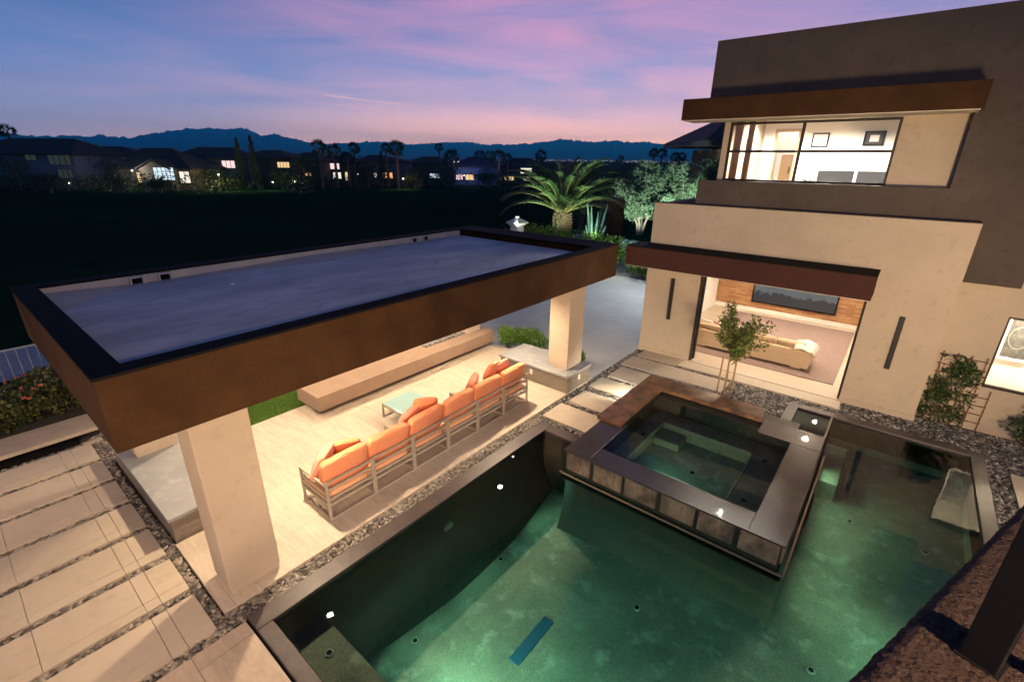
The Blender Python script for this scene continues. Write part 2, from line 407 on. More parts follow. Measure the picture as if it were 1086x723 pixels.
right = ramp(nt, el, [(0,(1.20,.70,.54)),(.035,(.98,.57,.52)),(.08,(.55,.40,.55)),(.15,(.31,.30,.54)),(.25,(.32,.25,.49)),(.34,(.15,.13,.33)),(.6,(.028,.045,.13)),(1,(.016,.032,.095))])
base = mixc(nt, pk, left, right)
# streaky clouds on a high flat layer
cb = N(nt,'ShaderNodeCombineXYZ')
nt.links.new(mth(nt,'MULTIPLY_ADD', el, 3.2, mth(nt,'MULTIPLY', az, 2.1)), cb.inputs[0]); nt.links.new(mth(nt,'MULTIPLY', el, 13.0), cb.inputs[1])
c1 = noise(nt, cb.outputs[0], 1.15, 8, .58, .7)
cl = ramp(nt, c1, [(.40,(0,0,0)),(.68,(1,1,1))])
fade = ramp(nt, el, [(0,(.35,.35,.35)),(.04,(.6,.6,.6)),(.12,(.9,.9,.9)),(.30,(1,1,1)),(.5,(.25,.25,.25))])
cfac = mth(nt,'MULTIPLY', mth(nt,'MULTIPLY', cl, fade), mth(nt,'MULTIPLY_ADD', pk, .80, .06))
ccol = ramp(nt, el, [(0,(1.35,.76,.54)),(.06,(1.05,.58,.50)),(.16,(.82,.38,.52)),(.30,(.74,.28,.47)),(.6,(.12,.08,.20))])
sky = mixc(nt, mth(nt,'MULTIPLY', cfac, .72), base, ccol)
# thin vapour trail low over the ridge
d = math.degrees
azd = mth(nt,'MULTIPLY', az, 180/PI)
hyp = mth(nt,'SQRT', mth(nt,'ADD', mth(nt,'MULTIPLY',X,X), mth(nt,'MULTIPLY',Y,Y)))
eld = mth(nt,'MULTIPLY', mth(nt,'ARCTAN2', Zc, hyp), 180/PI)
line = mth(nt,'MULTIPLY_ADD', mth(nt,'ADD', azd, 58.8), -1.2/16, 5.95)
off = mth(nt,'ABSOLUTE', mth(nt,'SUBTRACT', eld, line))
tr = mth(nt,'SUBTRACT', 1, mth(nt,'MULTIPLY', off, 1/.085), clamp=True)
a1 = mth(nt,'MULTIPLY_ADD', azd, 1/1.5, 59.5/1.5, clamp=True)
a2 = mth(nt,'MULTIPLY_ADD', azd, -1/16, -40.5/16, clamp=True)
trm = mth(nt,'MULTIPLY', mth(nt,'MULTIPLY', tr, a1), mth(nt,'MULTIPLY', a2, .6))
sky = mixc(nt, trm, sky, (.92,.55,.52))
# brighter towards the horizon, where the evening air in front of it takes light away again
gain = ramp(nt, el, [(0,(3.6,2.9,2.3)),(.052,(3.2,2.7,2.2)),(.10,(1.95,1.8,1.68)),(.2,(1.38,1.35,1.32)),(.5,(1.15,1.15,1.15)),(1,(1.15,1.15,1.15))])
sky = mixc(nt, 1.0, sky, gain, 'MULTIPLY')
nt.links.new(sky, bg.inputs['Color']); bg.inputs['Strength'].default_value = .93

# ================================================================== GROUND, HILLS
def structure(o): o['kind'] = 'structure'; return o
# the ground sheet has a cut-out where the house plot (with the pool pit) sits
def ring(outer, inner, z):
    m = MB(); x0,y0,x1,y1 = inner
    o = outer
    m.add([(-o,-o,z),(o,-o,z),(o,o,z),(-o,o,z),(x0,y0,z),(x1,y0,z),(x1,y1,z),(x0,y1,z)],[(0,1,5,4),(1,2,6,5),(2,3,7,6),(3,0,4,7)])
    return m
g = ring(6600, (-13.5,-6,6,22), -.35); o = g.build('ground', M['fairway'], base=(0,0,-.35)); structure(o)
# plot base (gravel bed colour), with the pool pit left open
pb = MB()
PX0,PX1,PY0,PY1 = -4.82,2.0,1.42,11.6
for a in [(-13.5,-6,PX0,22),(PX1,-6,6,22),(PX0,-6,PX1,PY0),(PX0,PY1,PX1,22)]:
    pb.box(a[0],a[1],-.5,a[2],a[3],-.06)
structure(pb.build('plot_ground', M['gbed'], base=(0,0,-.3)))

def ridge(name, prof, dist, mtl, depth, rough, seed):
    az_ = np.radians([p[0] for p in prof]); h_ = np.array([p[1] for p in prof])*dist
    a = np.arange(math.radians(-100), math.radians(35), math.radians(.05))
    h = np.interp(a, az_, h_)
    rs = np.random.default_rng(seed)
    h = h + np.interp(a, np.arange(a[0],a[-1]+.02,.0035), rs.normal(0,rough,len(np.arange(a[0],a[-1]+.02,.0035))))
    rows = 14; V = []
    for j in range(rows):
        t = j/(rows-1)
        rr = dist - depth*(1-t)
        prof_h = h*(t**.75)
        bumps = rs.normal(0,1,len(a)); k = np.exp(-np.linspace(-3,3,25)**2); bumps = np.convolve(bumps, k/k.sum(), 'same')
        ridg = np.interp(a + .01*math.sin(j), a, bumps)*h*.16*math.sin(PI*t)
        V.append(np.stack([np.sin(a)*rr, np.cos(a)*rr, prof_h+ridg-20*(1-t)], 1))
    V = np.concatenate(V); n = len(a); Fc = []
    for j in range(rows-1):
        i = np.arange(n-1); Fc.append(np.stack([j*n+i, j*n+i+1, (j+1)*n+i+1, (j+1)*n+i],1))
    return mesh_np(name, V, np.concatenate(Fc), mtl, smooth=False)
prof = [(-100,.024),(-84.12,.0274),(-82.29,.0255),(-80.3,.0266),(-79.62,.0275),(-78.7,.0262),(-77.87,.0287),(-75.95,.0269),(-74.47,.0325),(-72.94,.0383),(-70.93,.0444),(-70.42,.0426),(-69.76,.0457),(-68.26,.0446),(-66.56,.0469),(-65.3,.0344),(-64.31,.039),(-63.27,.035),(-62.44,.0324),(-61.11,.0278),(-59.62,.0249),(-58.18,.0263),(-56.73,.0276),(-55.11,.0301),(-53.77,.0311),(-51.59,.0293),(-50.45,.026),(-48.75,.0288),(-47.03,.0306),(-43.72,.0325),(-42.63,.0283),(-39.71,.0298),(-37.23,.0314),(-35.79,.0352),(-33.91,.0392),(-32.47,.0386),(-30.31,.0346),(-27.92,.038),(-26.14,.0351),(-24.8,.0358),(-22.42,.0302),(-15,.03),(0,.028),(35,.026)]
structure(ridge('mountains', prof, 6500, M['mount'], 1500, 6, 3))
prof2 = [(-100,.02),(-82.05,.0212),(-81,.0227),(-79.13,.019),(-76.62,.015),(-74.6,.0131),(-71.64,.0171),(-69.31,.0195),(-66.08,.0163),(-61.75,.0131),(-55,.010),(-40,.009),(-20,.009),(35,.008)]
structure(ridge('foothills', prof2, 4200, M['mount2'], 700, 3, 5))

# evening air between the yard and the mountains
hm, hnt, hp, hout = newmat('evening_air'); hnt.nodes.remove(hp)
pv = N(hnt,'ShaderNodeVolumePrincipled'); pv.inputs['Color'].default_value = (.03,.62,1.0,1); pv.inputs['Density'].default_value = 2.0e-4; pv.inputs['Anisotropy'].default_value = .7
hnt.links.new(pv.outputs[0], hout.inputs['Volume'])
hz = MB(); hz.box(-6700,-6700,-30,6700,6700,345); tag(hz.build('haze', hm, base=(0,0,-30)), 'thin blue evening haze in front of the mountains', 'haze', None, 'stuff')

# ================================================================== PAVING AND GRAVEL
def tiles(xs, ys, z0, z1, gap=.002):
    m = MB()
    for i in range(len(xs)-1):
        for j in range(len(ys)-1):
            m.box(xs[i]+gap, ys[j]+gap, z0, xs[i+1]-gap, ys[j+1]-gap, z1)
    return m
ordn = ['nearest the pool','second from the pool','third from the pool','fourth from the pool','fifth from the pool','sixth from the pool','farthest from the pool']
for i in range(7):
    x1 = -5.18 - .885*i; x0 = x1-.755
    m = tiles([x0, x0+.59, x1], [-3.2,-1.57,-.47,.47,.63,.93], -.08, 0)
    o = m.build('paving_slab', M['slab'], bevel=.006)
    tag(o, f'long pale limestone slab between pebble strips at left, {ordn[i]}', 'paving slab', 'long slabs beside the pavilion')
pd = MB(); pd.box(-5.03,-5,-.08,4.5,1.185,0)
structure(pd.build('paved_walk', M['pad'], bevel=.006))
pt = MB(); pt.prism([(-10.9,2.2),(-7.05,2.2),(-7.05,1.07),(-5.34,1.07),(-5.34,9.9),(-9.53,9.9),(-9.53,4.62),(-10.9,4.62)], -.08, 0)
structure(pt.build('patio_floor', M['patio'], bevel=.005))
# concrete yard behind the pavilion
cy_ = MB(); cy_.box(-13.4,9.96,-.3,-9.55,21,-.012); cy_.box(-9.546,9.96,-.3,-5.36,21,-.012); cy_.box(-13.4,4.7,-.3,-9.6,9.95,-.012)
structure(cy_.build('concrete_yard', M['concrete'], bevel=.006))
st = [(7.49,8.23,-5.20,-3.95,'in front of the wooden spa ledge, nearest the sofas'),(8.43,9.14,-5.13,-3.95,'second from the sofas beside the spa'),
      (9.41,10.08,-5.18,-3.95,'brightly lit by the spa ledge, middle of the row'),(10.25,11.05,-5.10,-2.75,'running behind the wooden spa ledge corner'),
      (11.20,11.93,-5.20,-2.55,'beside the staked sapling'),(12.06,12.58,-5.16,-4.02,'against the foot of the cream house wall')]
for y0,y1,x0,x1,d_ in st:
    xs = [x0, -4.4, x1] if x1 > -3 else [x0, x1]
    o = tiles(xs, [y0,y1], -.08, 0).build('stepping_stone', M['slab'], bevel=.006)
    tag(o, f'pale stepping stone {d_}', 'stepping stone', 'stepping stones from pavilion to house')
o = tiles([-3.99,-2.1,-.22],[12.11,12.58],-.08,0).build('threshold_slab', M['slab'], bevel=.006)
tag(o, 'long pale stone threshold slab before the open living room', 'paving slab')
o = tiles([2.5,4.4],[6,11.3],-.08,0).build('paving_slab', M['slab'], bevel=.006)
tag(o, 'pale slab at right edge beyond the pool gravel', 'paving slab')

ICO = bmesh.new(); bmesh.ops.create_icosphere(ICO, subdivisions=1, radius=1)
IV = np.array([v.co[:] for v in ICO.verts]); IF = np.array([[v.index for v in f.verts] for f in ICO.faces]); ICO.free()
def pebbles(name, label, rects, holes, mtl, step, size, z=-.055, seed=1):
    rs = np.random.default_rng(seed); P = []
    for (x0,y0,x1,y1) in rects:
        xs = np.arange(x0+step*.3, x1-step*.2, step); ys = np.arange(y0+step*.3, y1-step*.2, step)
        if len(xs)==0 or len(ys)==0: continue
        gx, gy = np.meshgrid(xs, ys); p = np.stack([gx.ravel(), gy.ravel()],1) + rs.uniform(-.42,.42,(gx.size,2))*step
        p[:,0] = np.clip(p[:,0], x0+size*.3, x1-size*.3); p[:,1] = np.clip(p[:,1], y0+size*.3, y1-size*.3)
        P.append(p)
    P = np.concatenate(P)
    keep = np.ones(len(P), bool)
    for (x0,y0,x1,y1) in holes:
        keep &= ~((P[:,0]>x0-size*.3)&(P[:,0]<x1+size*.3)&(P[:,1]>y0-size*.3)&(P[:,1]<y1+size*.3))
    P = P[keep]; n = len(P)
    s = size*rs.uniform(.38,.75,(n,1))*np.stack([rs.uniform(.85,1.35,n), rs.uniform(.65,.95,n), rs.uniform(.38,.6,n)],1)
    a = rs.uniform(0,PI,n); t = rs.normal(0,.25,n)
    v = IV[None]*s[:,None,:]
    ct,st_ = np.cos(t)[:,None], np.sin(t)[:,None]
    y = v[:,:,1]*ct - v[:,:,2]*st_; zz = v[:,:,1]*st_ + v[:,:,2]*ct
    ca,sa = np.cos(a)[:,None], np.sin(a)[:,None]
    xx = v[:,:,0]*ca - y*sa; yy = v[:,:,0]*sa + y*ca
    V = np.stack([xx+P[:,0:1], yy+P[:,1:2], zz+z+rs.uniform(0,.03,(n,1))],2).reshape(-1,3)
    Fc = (IF[None]+(np.arange(n)*len(IV))[:,None,None]).reshape(-1,3)
    o = mesh_np(name, V, Fc, mtl, (P[0,0],P[0,1],-.06), smooth=True)
    return tag(o, label, 'pebbles', None, 'stuff')
rc = []
for i in range(7):
    x1 = -5.18-.885*i-.755; rc.append((x1-.13, -1.4, x1, .93))
rc += [(-11.5,.93,-5.05,1.07),(-11.355,-1.4,-11.1,.93),(-5.18,-1.4,-5.03,.95),(-11.6,1.07,-10.2,2.0),(-7.9,1.0,-7.0,1.08),(-5.34,.95,-5.09,1.3)]
pebbles('river_pebbles','rounded river pebbles filling the strips between the long left slabs', rc, [], M['pebble'], .043, .068, seed=2)
pebbles('pool_pebbles','narrow bed of grey pebbles between the sofa patio and pool coping', [(-5.335,1.1,-5.085,7.4)], [], M['pebble'], .036, .056, seed=3)
holes = [(x0,y0,x1,y1) for y0,y1,x0,x1,_ in st] + [(-3.99,12.11,-.22,12.6),(-4.0,6.0,-1.3,10.1),(-1.16,9.0,0,11.83)]
pebbles('entry_pebbles','grey pebbles around the stepping stones and sapling before the house', [(-5.36,7.28,-3.9,12.62),(-3.95,10.0,-.2,12.12),(-7.6,9.9,-5.4,10.15)], holes, M['pebble_far'], .042, .058, seed=4)
pebbles('house_pebbles','grey pebble bed between far pool edge and house wall', [(-.24,11.84,1.14,12.58),(1.1,11.84,4.2,12.95),(2.2,6.5,2.5,11.84),(2.5,11.32,4.2,11.84)], [], M['pebble_far'], .042, .058, seed=5)

# lawn patch left of the fire bench
gl = MB(); gl.box(-11.6,2.2,-.3,-10.9,4.7,-.02); gl.box(-10.9,4.62,-.3,-9.6,4.7,-.02)
lx0,lx1,ly0,ly1 = -11.6,-9.53,2.2,4.66
n = 16000
pp = np.stack([rng.uniform(-11.3,-9.55,n), rng.uniform(2.6,4.62,n), np.full(n,-.0)],1)
def blades(P, h, wd, lean, rs):
    n = len(P); a = rs.uniform(0,2*PI,n); hh = h*rs.uniform(.5,1.1,n)
    dx = np.cos(a)*wd; dy = np.sin(a)*wd; ln = rs.normal(0,lean,(n,2))
    V = np.empty((n,3,3)); V[:,0]=P; V[:,1]=P; V[:,2]=P
    V[:,0,0]-=dx; V[:,0,1]-=dy; V[:,1,0]+=dx; V[:,1,1]+=dy; V[:,2,:2]+=ln; V[:,2,2]+=hh
    return V.reshape(-1,3), np.arange(n*3).reshape(-1,3)
lb = MB(); lb.box(-11.35,2.6,-.3,-9.54,4.615,.012)
structure(lb.build('lawn_ground', M['lawnbase']))
V,Fc = blades(pp+np.array([0,0,.012]), .05, .006, .015, rng)
tag(mesh_np('lawn_grass', V, Fc, M['lawn'], (-10.4,3.6,0)), 'short bright green lawn patch left of the fire bench', 'grass', None, 'stuff')

# planter kerb at far left
kb = MB(); kb.box(-12.36,-3,.075,-11.55,1.18,.15)
o = kb.build('planter_kerb', M['kerb'], bevel=.012); tag(o, 'low pale concrete kerb along the rose bed at far left', 'kerb')
kb = MB(); kb.box(-12.32,-3,-.3,-11.95,1.15,.073); kb.build('kerb_base', M['bronze'], o)  # dark colour stands in for the shade under the kerb slab
kb = MB(); kb.box(-11.949,-3,-.3,-11.36,.82,-.035); structure(kb.build('kerb_shade_sheet', M['blackmetal']))  # black sheet painted in for the shade of the kerb overhang
kb = MB(); kb.box(-11.32,.83,-.3,-11.2,1.12,.02)
o = kb.build('kerb_end_block', M['kerb'], bevel=.008); tag(o, 'short pale block at the kerb end', 'kerb block')
kb = MB(); kb.box(-13.45,-3,-.3,-12.37,2.2,.05)
structure(kb.build('rose_bed_soil', M['soil']))

# ================================================================== POOL
M['footing'] = mat('spa_footing_plaster', (.045,.032,.020), (.028,.022,.014), 2.2, .7, c3=(.065,.05,.033), s3=20, bscale=40, bstr=.3, bdist=.004)  # dark colour stands in for the unlit spa wall under water
def zf(x, y):
    """pool floor: deepest along the left wall, rising to the right and towards the house"""
    q = min(1,max(0,(x+4.4)/4.4)); q = q*q*(3-2*q)
    return -1.36+.42*q+max(0,y-6.0)/5.6*.28
FL = -1.36
pool = thing('swimming_pool', (-1.4,6.5,FL), 'dark stone edged swimming pool with green lit floor', 'swimming pool')
EY = [1.42,2.27,2.75,3.2,3.77,4.4,5.36,6.5,7.0]; EX = [-4.56,-4.45,-4.345,-4.29,-4.22,-4.21,-4.255,-4.43,-4.5]
ys = np.linspace(1.42,7.0,50); bs = MB(); vs=[]; fs=[]; nx = 40
for j,y in enumerate(ys):
    e = float(np.interp(y,EY,EX))
    for i in range(nx+1):
        x = e+(2.0-e)*i/nx; vs.append((x,y,zf(x,y)))
for j in range(len(ys)-1):
    for i in range(nx):
        k = j*(nx+1)+i; fs.append((k,k+1,k+nx+2,k+nx+1))
bs.add(vs,fs)
vs=[];fs=[]; ys2 = np.linspace(7.0,11.6,20)
for y in ys2:
    for i in range(9):
        x = -.28+2.28*i/8; vs.append((x,y,zf(x,y)))
for j in range(19):
    for i in range(8):
        k=j*9+i; fs.append((k,k+1,k+10,k+9))
bs.add(vs,fs)
bs.build('pool_floor', M['plaster'], pool, smooth=True)
wl = MB(); vs=[]; fs=[]
for y in ys:
    e = float(np.interp(y,EY,EX)); zb = zf(e,y)
    for q in np.linspace(0,1,9):
        vs.append((-4.82+(e+4.82)*q**3.2, y, -.06+(zb+.06)*q))
for j in range(len(ys)-1):
    for i in range(8):
        k=j*9+i; fs.append((k,k+9,k+10,k+1))
wl.add(vs,fs); wl.build('pool_wall', M['pooltile'], pool, smooth=True)
for q4 in ([(-4.82,7.0,-.06),(-3.73,7.0,-.06),(-3.73,7.0,-1.6),(-4.82,7.0,-1.6)],[(2,1.42,-.06),(2,11.6,-.06),(2,11.6,-1.6),(2,1.42,-1.6)],
           [(-.28,11.6,-.06),(2,11.6,-.06),(2,11.6,-1.6),(-.28,11.6,-1.6)],[(-4.82,1.42,-.06),(2,1.42,-.06),(2,1.42,-1.6),(-4.82,1.42,-1.6)]):
    wl = MB(); wl.add(q4,[(0,1,2,3)]); wl.build('pool_wall', M['plaster'] if q4[0][0]==-.28 or q4[0][0]==2 else M['pooltile'], pool)
# spa footing flares out into the floor under the water
vs=[];fs=[]; ft_=[]
outl = [(-3.74,7.0),(-3.74,6.2),(-.26,6.2),(-.26,9.3),(-.26,11.6)]
nrm = [(-1,0),(-.7,-.7),(.5,-.7),(1,0),(1,0)]
pts_=[]
for (p0,n0),(p1,n1) in zip(zip(outl,nrm),list(zip(outl,nrm))[1:]):
    for q in np.linspace(0,1,14)[:-1]: pts_.append((p0[0]+(p1[0]-p0[0])*q,p0[1]+(p1[1]-p0[1])*q,n0[0]+(n1[0]-n0[0])*q,n0[1]+(n1[1]-n0[1])*q))
pts_.append((*outl[-1],*nrm[-1]))
for (x,y,a_,b_) in pts_:
    for q in np.linspace(0,1,8):
        w_ = .12*q**2.6; xx,yy = x+a_*w_, y+b_*w_; zb = zf(xx,yy)-.01; vs.append((xx,yy,-.12+(zb+.12)*q))
for j in range(len(pts_)-1):
    for i in range(7):
        k=j*8+i; fs.append((k,k+8,k+9,k+1))
wl = MB(); wl.add(vs,fs); wl.build('spa_footing', M['footing'], pool, smooth=True)
b = MB(); b.box(-4.815,1.425,-1.0,1.99,1.985,-.43); b.build('pool_bench', M['plaster'], pool, bevel=.03)
b = MB(); b.box(-.25,9.5,-1.2,.14,11.1,-.40); b.build('pool_step', M['plaster'], pool, bevel=.02)
cp = MB(); cp.prism([(-5.08,1.22),(-4.80,1.22),(-4.80,1.40),(-4.80,7.02),(-4.80,7.28),(-5.08,7.28)], -.12, 0)
cp.build('coping', M['coping'], pool, bevel=.008)
cp = MB(); cp.box(-4.797,1.22,-.12,2.19,1.40,0); cp.build('coping', M['coping'], pool, bevel=.008)
cp = MB(); cp.box(-4.797,7.02,-.12,-3.76,7.28,0); cp.build('coping', M['coping'], pool, bevel=.008)
cp = MB(); cp.box(1.98,1.403,-.12,2.19,11.58,0); cp.build('coping', M['coping'], pool, bevel=.008)
cp = MB(); cp.box(-.26,11.583,-.12,2.19,11.82,0); cp.build('coping', M['coping'], pool, bevel=.008)
dg = MB(); zg = zf(-2.78,3.9); dg.box(-2.85,3.52,zg-.01,-2.68,4.36,zg+.03); 
M['drain'] = mat('blue_drain_grate', (.01,.085,.15), None, 5, .6)
dg.build('drain_grate', M['drain'], pool, bevel=.006)
M['fit'] = mat('pale_fitting', (.26,.30,.27), None, 5, .6)
for (x,y) in [(-4.14,4.86),(-4.12,2.92),(-1.80,5.28),(.45,9.1),(1.5,9.05),(.39,5.75),(.72,11.35),(1.38,11.45),(-.6,3.2)]:
    z = zf(x,y); f = MB(); f.lathe((x,y,z), [(.055,0),(.055,.015),(.034,.02)], 12); fo = f.build('floor_jet', M['fit'], pool)
    f = MB(); f.lathe((x,y,z+.02), [(.032,0),(.032,.004)], 10); f.build('jet_nozzle', M['blackmetal'], fo)
f = MB(); f.lathe((-4.22,1.74,-.43), [(.055,0),(.055,.012),(.034,.018)], 12); fo = f.build('floor_jet', M['fit'], pool)
f = MB(); f.lathe((-4.22,1.74,-.412), [(.032,0),(.032,.004)], 10); f.build('jet_nozzle', M['blackmetal'], fo)
# round underwater lamp fitting on the left wall
f = MB(); f.tube([(-4.83,4.25,-.56),(-4.765,4.25,-.57)], .10, 20); f.build('pool_lamp', M['fit'], pool)
# water sheet
wm = MB(); zw = -.045
wm.add([(-4.82,1.42,zw),(2,1.42,zw),(2,11.6,zw),(-.28,11.6,zw),(-.28,6.2,zw),(-3.74,6.2,zw),(-3.74,7.0,zw),(-4.82,7.0,zw)],[(0,1,2,3,4,5,6,7)])
structure(wm.build('pool_water', M['water'], base=(0,0,zw)))

# ================================================================== SPA
spa = thing('raised_spa', (-2.0,8.1,0), 'raised square stone spa with weathered wood ledge inside the pool', 'spa')
ST = .41
sw = MB()
sw.box(-3.73,6.22,-1.5,-3.30,10.0,.373); sw.box(-3.298,6.22,-1.5,-.70,6.60,.373); sw.box(-.698,6.22,-1.5,-.28,9.70,.373); sw.box(-3.298,9.2,-1.5,-.702,10.0,.373)
sw.build('spa_wall', M['pooltile'], spa)
# cladding stones on the visible faces with wet gaps between
xs = [-3.75,-3.22,-2.62,-2.02,-1.42,-.86,-.27]
for i in range(6):
    c = MB(); c.box(xs[i]+.03+.02*(i%2), 6.165, .04, xs[i+1]-.03, 6.218, .372); c.build('cladding_stone', M['spaface'], spa, bevel=.008)
for y in np.arange(6.25,9.6,.6):
    c = MB(); c.box(-.279, y+.01, .02, -.245, min(y+.57,9.69), .372); c.build('cladding_stone', M['spaface'], spa, bevel=.006)
for y in np.arange(6.25,7.2,.6):
    c = MB(); c.box(-3.765, y+.03, .02, -3.731, y+.57, .372); c.build('cladding_stone', M['spaface'], spa, bevel=.006)
rm = MB(); rm.box(-3.79,6.16,.375,-3.29,7.66,ST); rm.build('rim', M['spastone'], spa, bevel=.006)
rm = MB(); rm.box(-3.287,6.16,.375,-.72,6.62,ST); rm.build('rim', M['spastone'], spa, bevel=.006)
rm = MB(); rm.box(-.717,6.16,.375,-.24,9.04,ST); rm.build('rim', M['spastone'], spa, bevel=.006)
rm = MB(); rm.box(-1.29,9.043,.375,-.24,9.68,ST); rm.build('rim', M['spastone'], spa, bevel=.006)
# trough lip just above the pool water
tl = MB(); tl.box(-3.80,6.07,-.03,-.17,6.10,.0); tl.box(-.20,6.102,-.03,-.17,9.7,.0)
tl.build('trough_lip', M['lip'], spa, bevel=.006)
tf = MB(); tf.box(-3.80,6.102,-.14,-.21,6.172,-.10); tf.build('trough', M['blackmetal'], spa)
# vertical splash edge on the right, down to the far coping
ge = MB(); ge.box(-.30,9.685,-1.4,-.262,11.57,.0); ge.build('weir_edge', M['lip'], spa, bevel=.004)
# wooden ledge
wd = MB(); wd.prism([(-3.88,7.5),(-3.37,7.5),(-3.37,9.48),(-1.30,9.48),(-1.36,10.02),(-3.88,10.02)], .40, .485)
wd.build('wood_ledge', M['wood'], spa, bevel=.012)
wd = MB(); wd.box(-3.82,7.56,-.08,-3.74,10.0,.398); wd.box(-3.74,10.003,-.08,-1.40,10.04,.398); wd.build('ledge_facing', M['spaface'], spa)
fa = MB(); fa.box(-3.36,9.21,-.1,-1.32,9.25,.39); fa.build('inner_facing', M['pooltile'], spa)
# interior
M['shelfstone'] = tile_mat('wet_shelf_stone', (.13,.105,.09), (.09,.074,.066), (.6,.6), .003, (.05,.04,.04), 0, .5, streak=(2,2,2), vein=.3, c3=(.26,.21,.18), offset=0); wet(M['shelfstone'])
M['spabench'] = tile_mat('spa_bench_stone', (.34,.28,.20), (.20,.17,.125), (.6,.6), .004, (.05,.045,.035), 0, .6, streak=(2,2,2), vein=.5, c3=(.28,.24,.17), offset=0)
it = MB(); it.box(-3.295,6.605,-.25,-.705,9.195,-.16); it.build('spa_floor', M['plaster'], spa)
it = MB(); it.box(-3.29,6.63,-.155,-2.98,9.19,.12); it.build('spa_bench', M['spabench'], spa, bevel=.02)
it = MB(); it.box(-2.975,8.72,-.155,-1.25,9.19,.12); it.build('spa_bench', M['spabench'], spa, bevel=.02)
it = MB(); it.box(-1.245,6.63,-.155,-.72,9.19,.12); it.build('spa_bench', M['spabench'], spa, bevel=.02)
it = MB(); it.box(-2.975,6.63,-.155,-1.25,7.05,.12); it.build('spa_bench', M['spabench'], spa, bevel=.02)
it = MB(); it.box(-2.97,8.25,-.154,-2.45,8.715,.0); it.build('spa_step', M['spabench'], spa, bevel=.02)
for (x,y) in [(-3.1,8.0),(-2.0,7.8),(-1.0,7.2),(-1.0,8.6)]:
    z = -.16 if x==-2.0 else .12
    f = MB(); f.lathe((x,y,z), [(.04,0),(.04,.01),(.02,.012)], 10); f.build('spa_jet', M['blackmetal'], spa)
# spillover shelf behind, shallow and wet
sh = MB(); sh.box(-.94,9.70,-.4,-.305,11.57,-.07); sh.build('shelf_floor', M['shelfstone'], spa, bevel=.01)
sh = MB(); sh.box(-1.16,9.70,-.12,-.945,11.8,.0); sh.build('shelf_coping', M['coping'], spa, bevel=.008)
sh = MB(); sh.box(-.942,11.575,-.12,-.265,11.8,.0); sh.build('shelf_coping', M['coping'], spa, bevel=.008)
ws = MB(); z2 = ST-.014
ws.add([(-3.288,6.618,z2),(-.718,6.618,z2),(-.718,9.2,z2),(-3.288,9.2,z2)],[(0,1,2,3)])
structure(ws.build('spa_water', M['spawater'], base=(0,0,z2)))
ws = MB(); ws.add([(-.945,9.70,-.03),(-.30,9.70,-.03),(-.30,11.575,-.03),(-.945,11.575,-.03)],[(0,1,2,3)])
structure(ws.build('shelf_water', M['spawater'], base=(0,0,-.03)))

# ================================================================== PAVILION
pav = thing('pavilion', (-7.6,5.5,0), 'open flat roofed pavilion with russet fascia and square cream pillars', 'pavilion')
RX0,RX1,RY0,RY1 = -10.02,-5.2,.58,10.37; ZB,ZT = 2.6,3.37
fs = MB()
fs.box(RX1-.22,RY0,ZB,RX1,RY1,ZT-.03); fs.box(RX0,RY0,ZB,RX0+.22,RY1,ZT-.03)
fs.box(RX0+.22,RY0,ZB,RX1-.22,RY0+.22,ZT-.03); fs.box(RX0+.22,RY1-.22,ZB,RX1-.22,RY1,ZT-.03)
fs.build('fascia', M['fascia'], pav)
cp = MB()
cp.box(RX1-.235,RY0-.012,ZT-.03,RX1+.012,RY1+.012,ZT); cp.box(RX0-.012,RY0-.012,ZT-.03,RX0+.30,RY1+.012,ZT)
cp.box(RX0+.30,RY0-.012,ZT-.03,RX1-.235,RY0+.25,ZT); cp.box(RX0+.30,RY1-.76,ZT-.03,RX1-.235,RY1+.012,ZT)
cp.build('coping', M['blackmetal'], pav)
pi = MB(); pi.box(RX0+.22,RY0+.22,3.0,RX0+.28,RY1-.78,ZT-.031)
pi.build('parapet', M['dust'], pav)
dk = MB(); dk.box(RX0+.28,RY0+.23,3.0,RX1-.23,RY1-.78,3.20); dk.build('roof_deck', M['deck'], pav)
ck = MB()
ck.add([(RX0+.285,RY0+.24,3.203),(RX0+1.35,RY0+.24,3.203),(RX0+.285,2.0,3.203),(RX0+.285,RY0+.24,3.27)],[(0,1,2),(0,3,1),(1,3,2),(0,2,3)])
ck.add([(RX0+.285,2.6,3.203),(RX0+.285,7.8,3.203),(RX0+.95,5.2,3.203),(RX0+.285,5.2,3.25)],[(0,2,1),(0,3,2),(1,2,3),(0,1,3)])
ck.build('roof_cricket', M['dust'], pav)
for y in (2.02,2.42,7.92,8.30):
    s = MB(); s.box(RX0+.27,y-.10,3.203,RX0+.36,y-.075,3.33); s.box(RX0+.27,y+.075,3.203,RX0+.36,y+.10,3.33); s.box(RX0+.27,y-.075,3.305,RX0+.36,y+.075,3.33)
    so = s.build('scupper', M['dust'], pav)
    s = MB(); s.box(RX0+.281,y-.073,3.204,RX0+.29,y+.073,3.30); s.build('scupper_opening', M['blackmetal'], so)
s = MB(); s.lathe((-8.55,3.05,3.20), [(.04,0),(.04,.02),(.01,.025)], 10); s.build('roof_vent', M['white'], pav)
sf = MB(); sf.box(RX0+.225,RY0+.225,2.70,RX1-.225,RY1-.225,2.76); sf.build('soffit', M['soffit'], pav)
for (x,y) in [(-6.61,2.86),(-6.61,7.71),(-7.27,9.02),(-9.55,2.86),(-9.55,5.3),(-9.55,7.71)]:
    t_ = MB(); t_.lathe((x,y,2.685), [(.075,0),(.075,.012),(.05,.014)], 16); to = t_.build('downlight', M['white'], pav)
    t_ = MB(); t_.lathe((x,y,2.681), [(.045,0),(.045,.004)], 14); t_.build('lens', M['lens'], to)
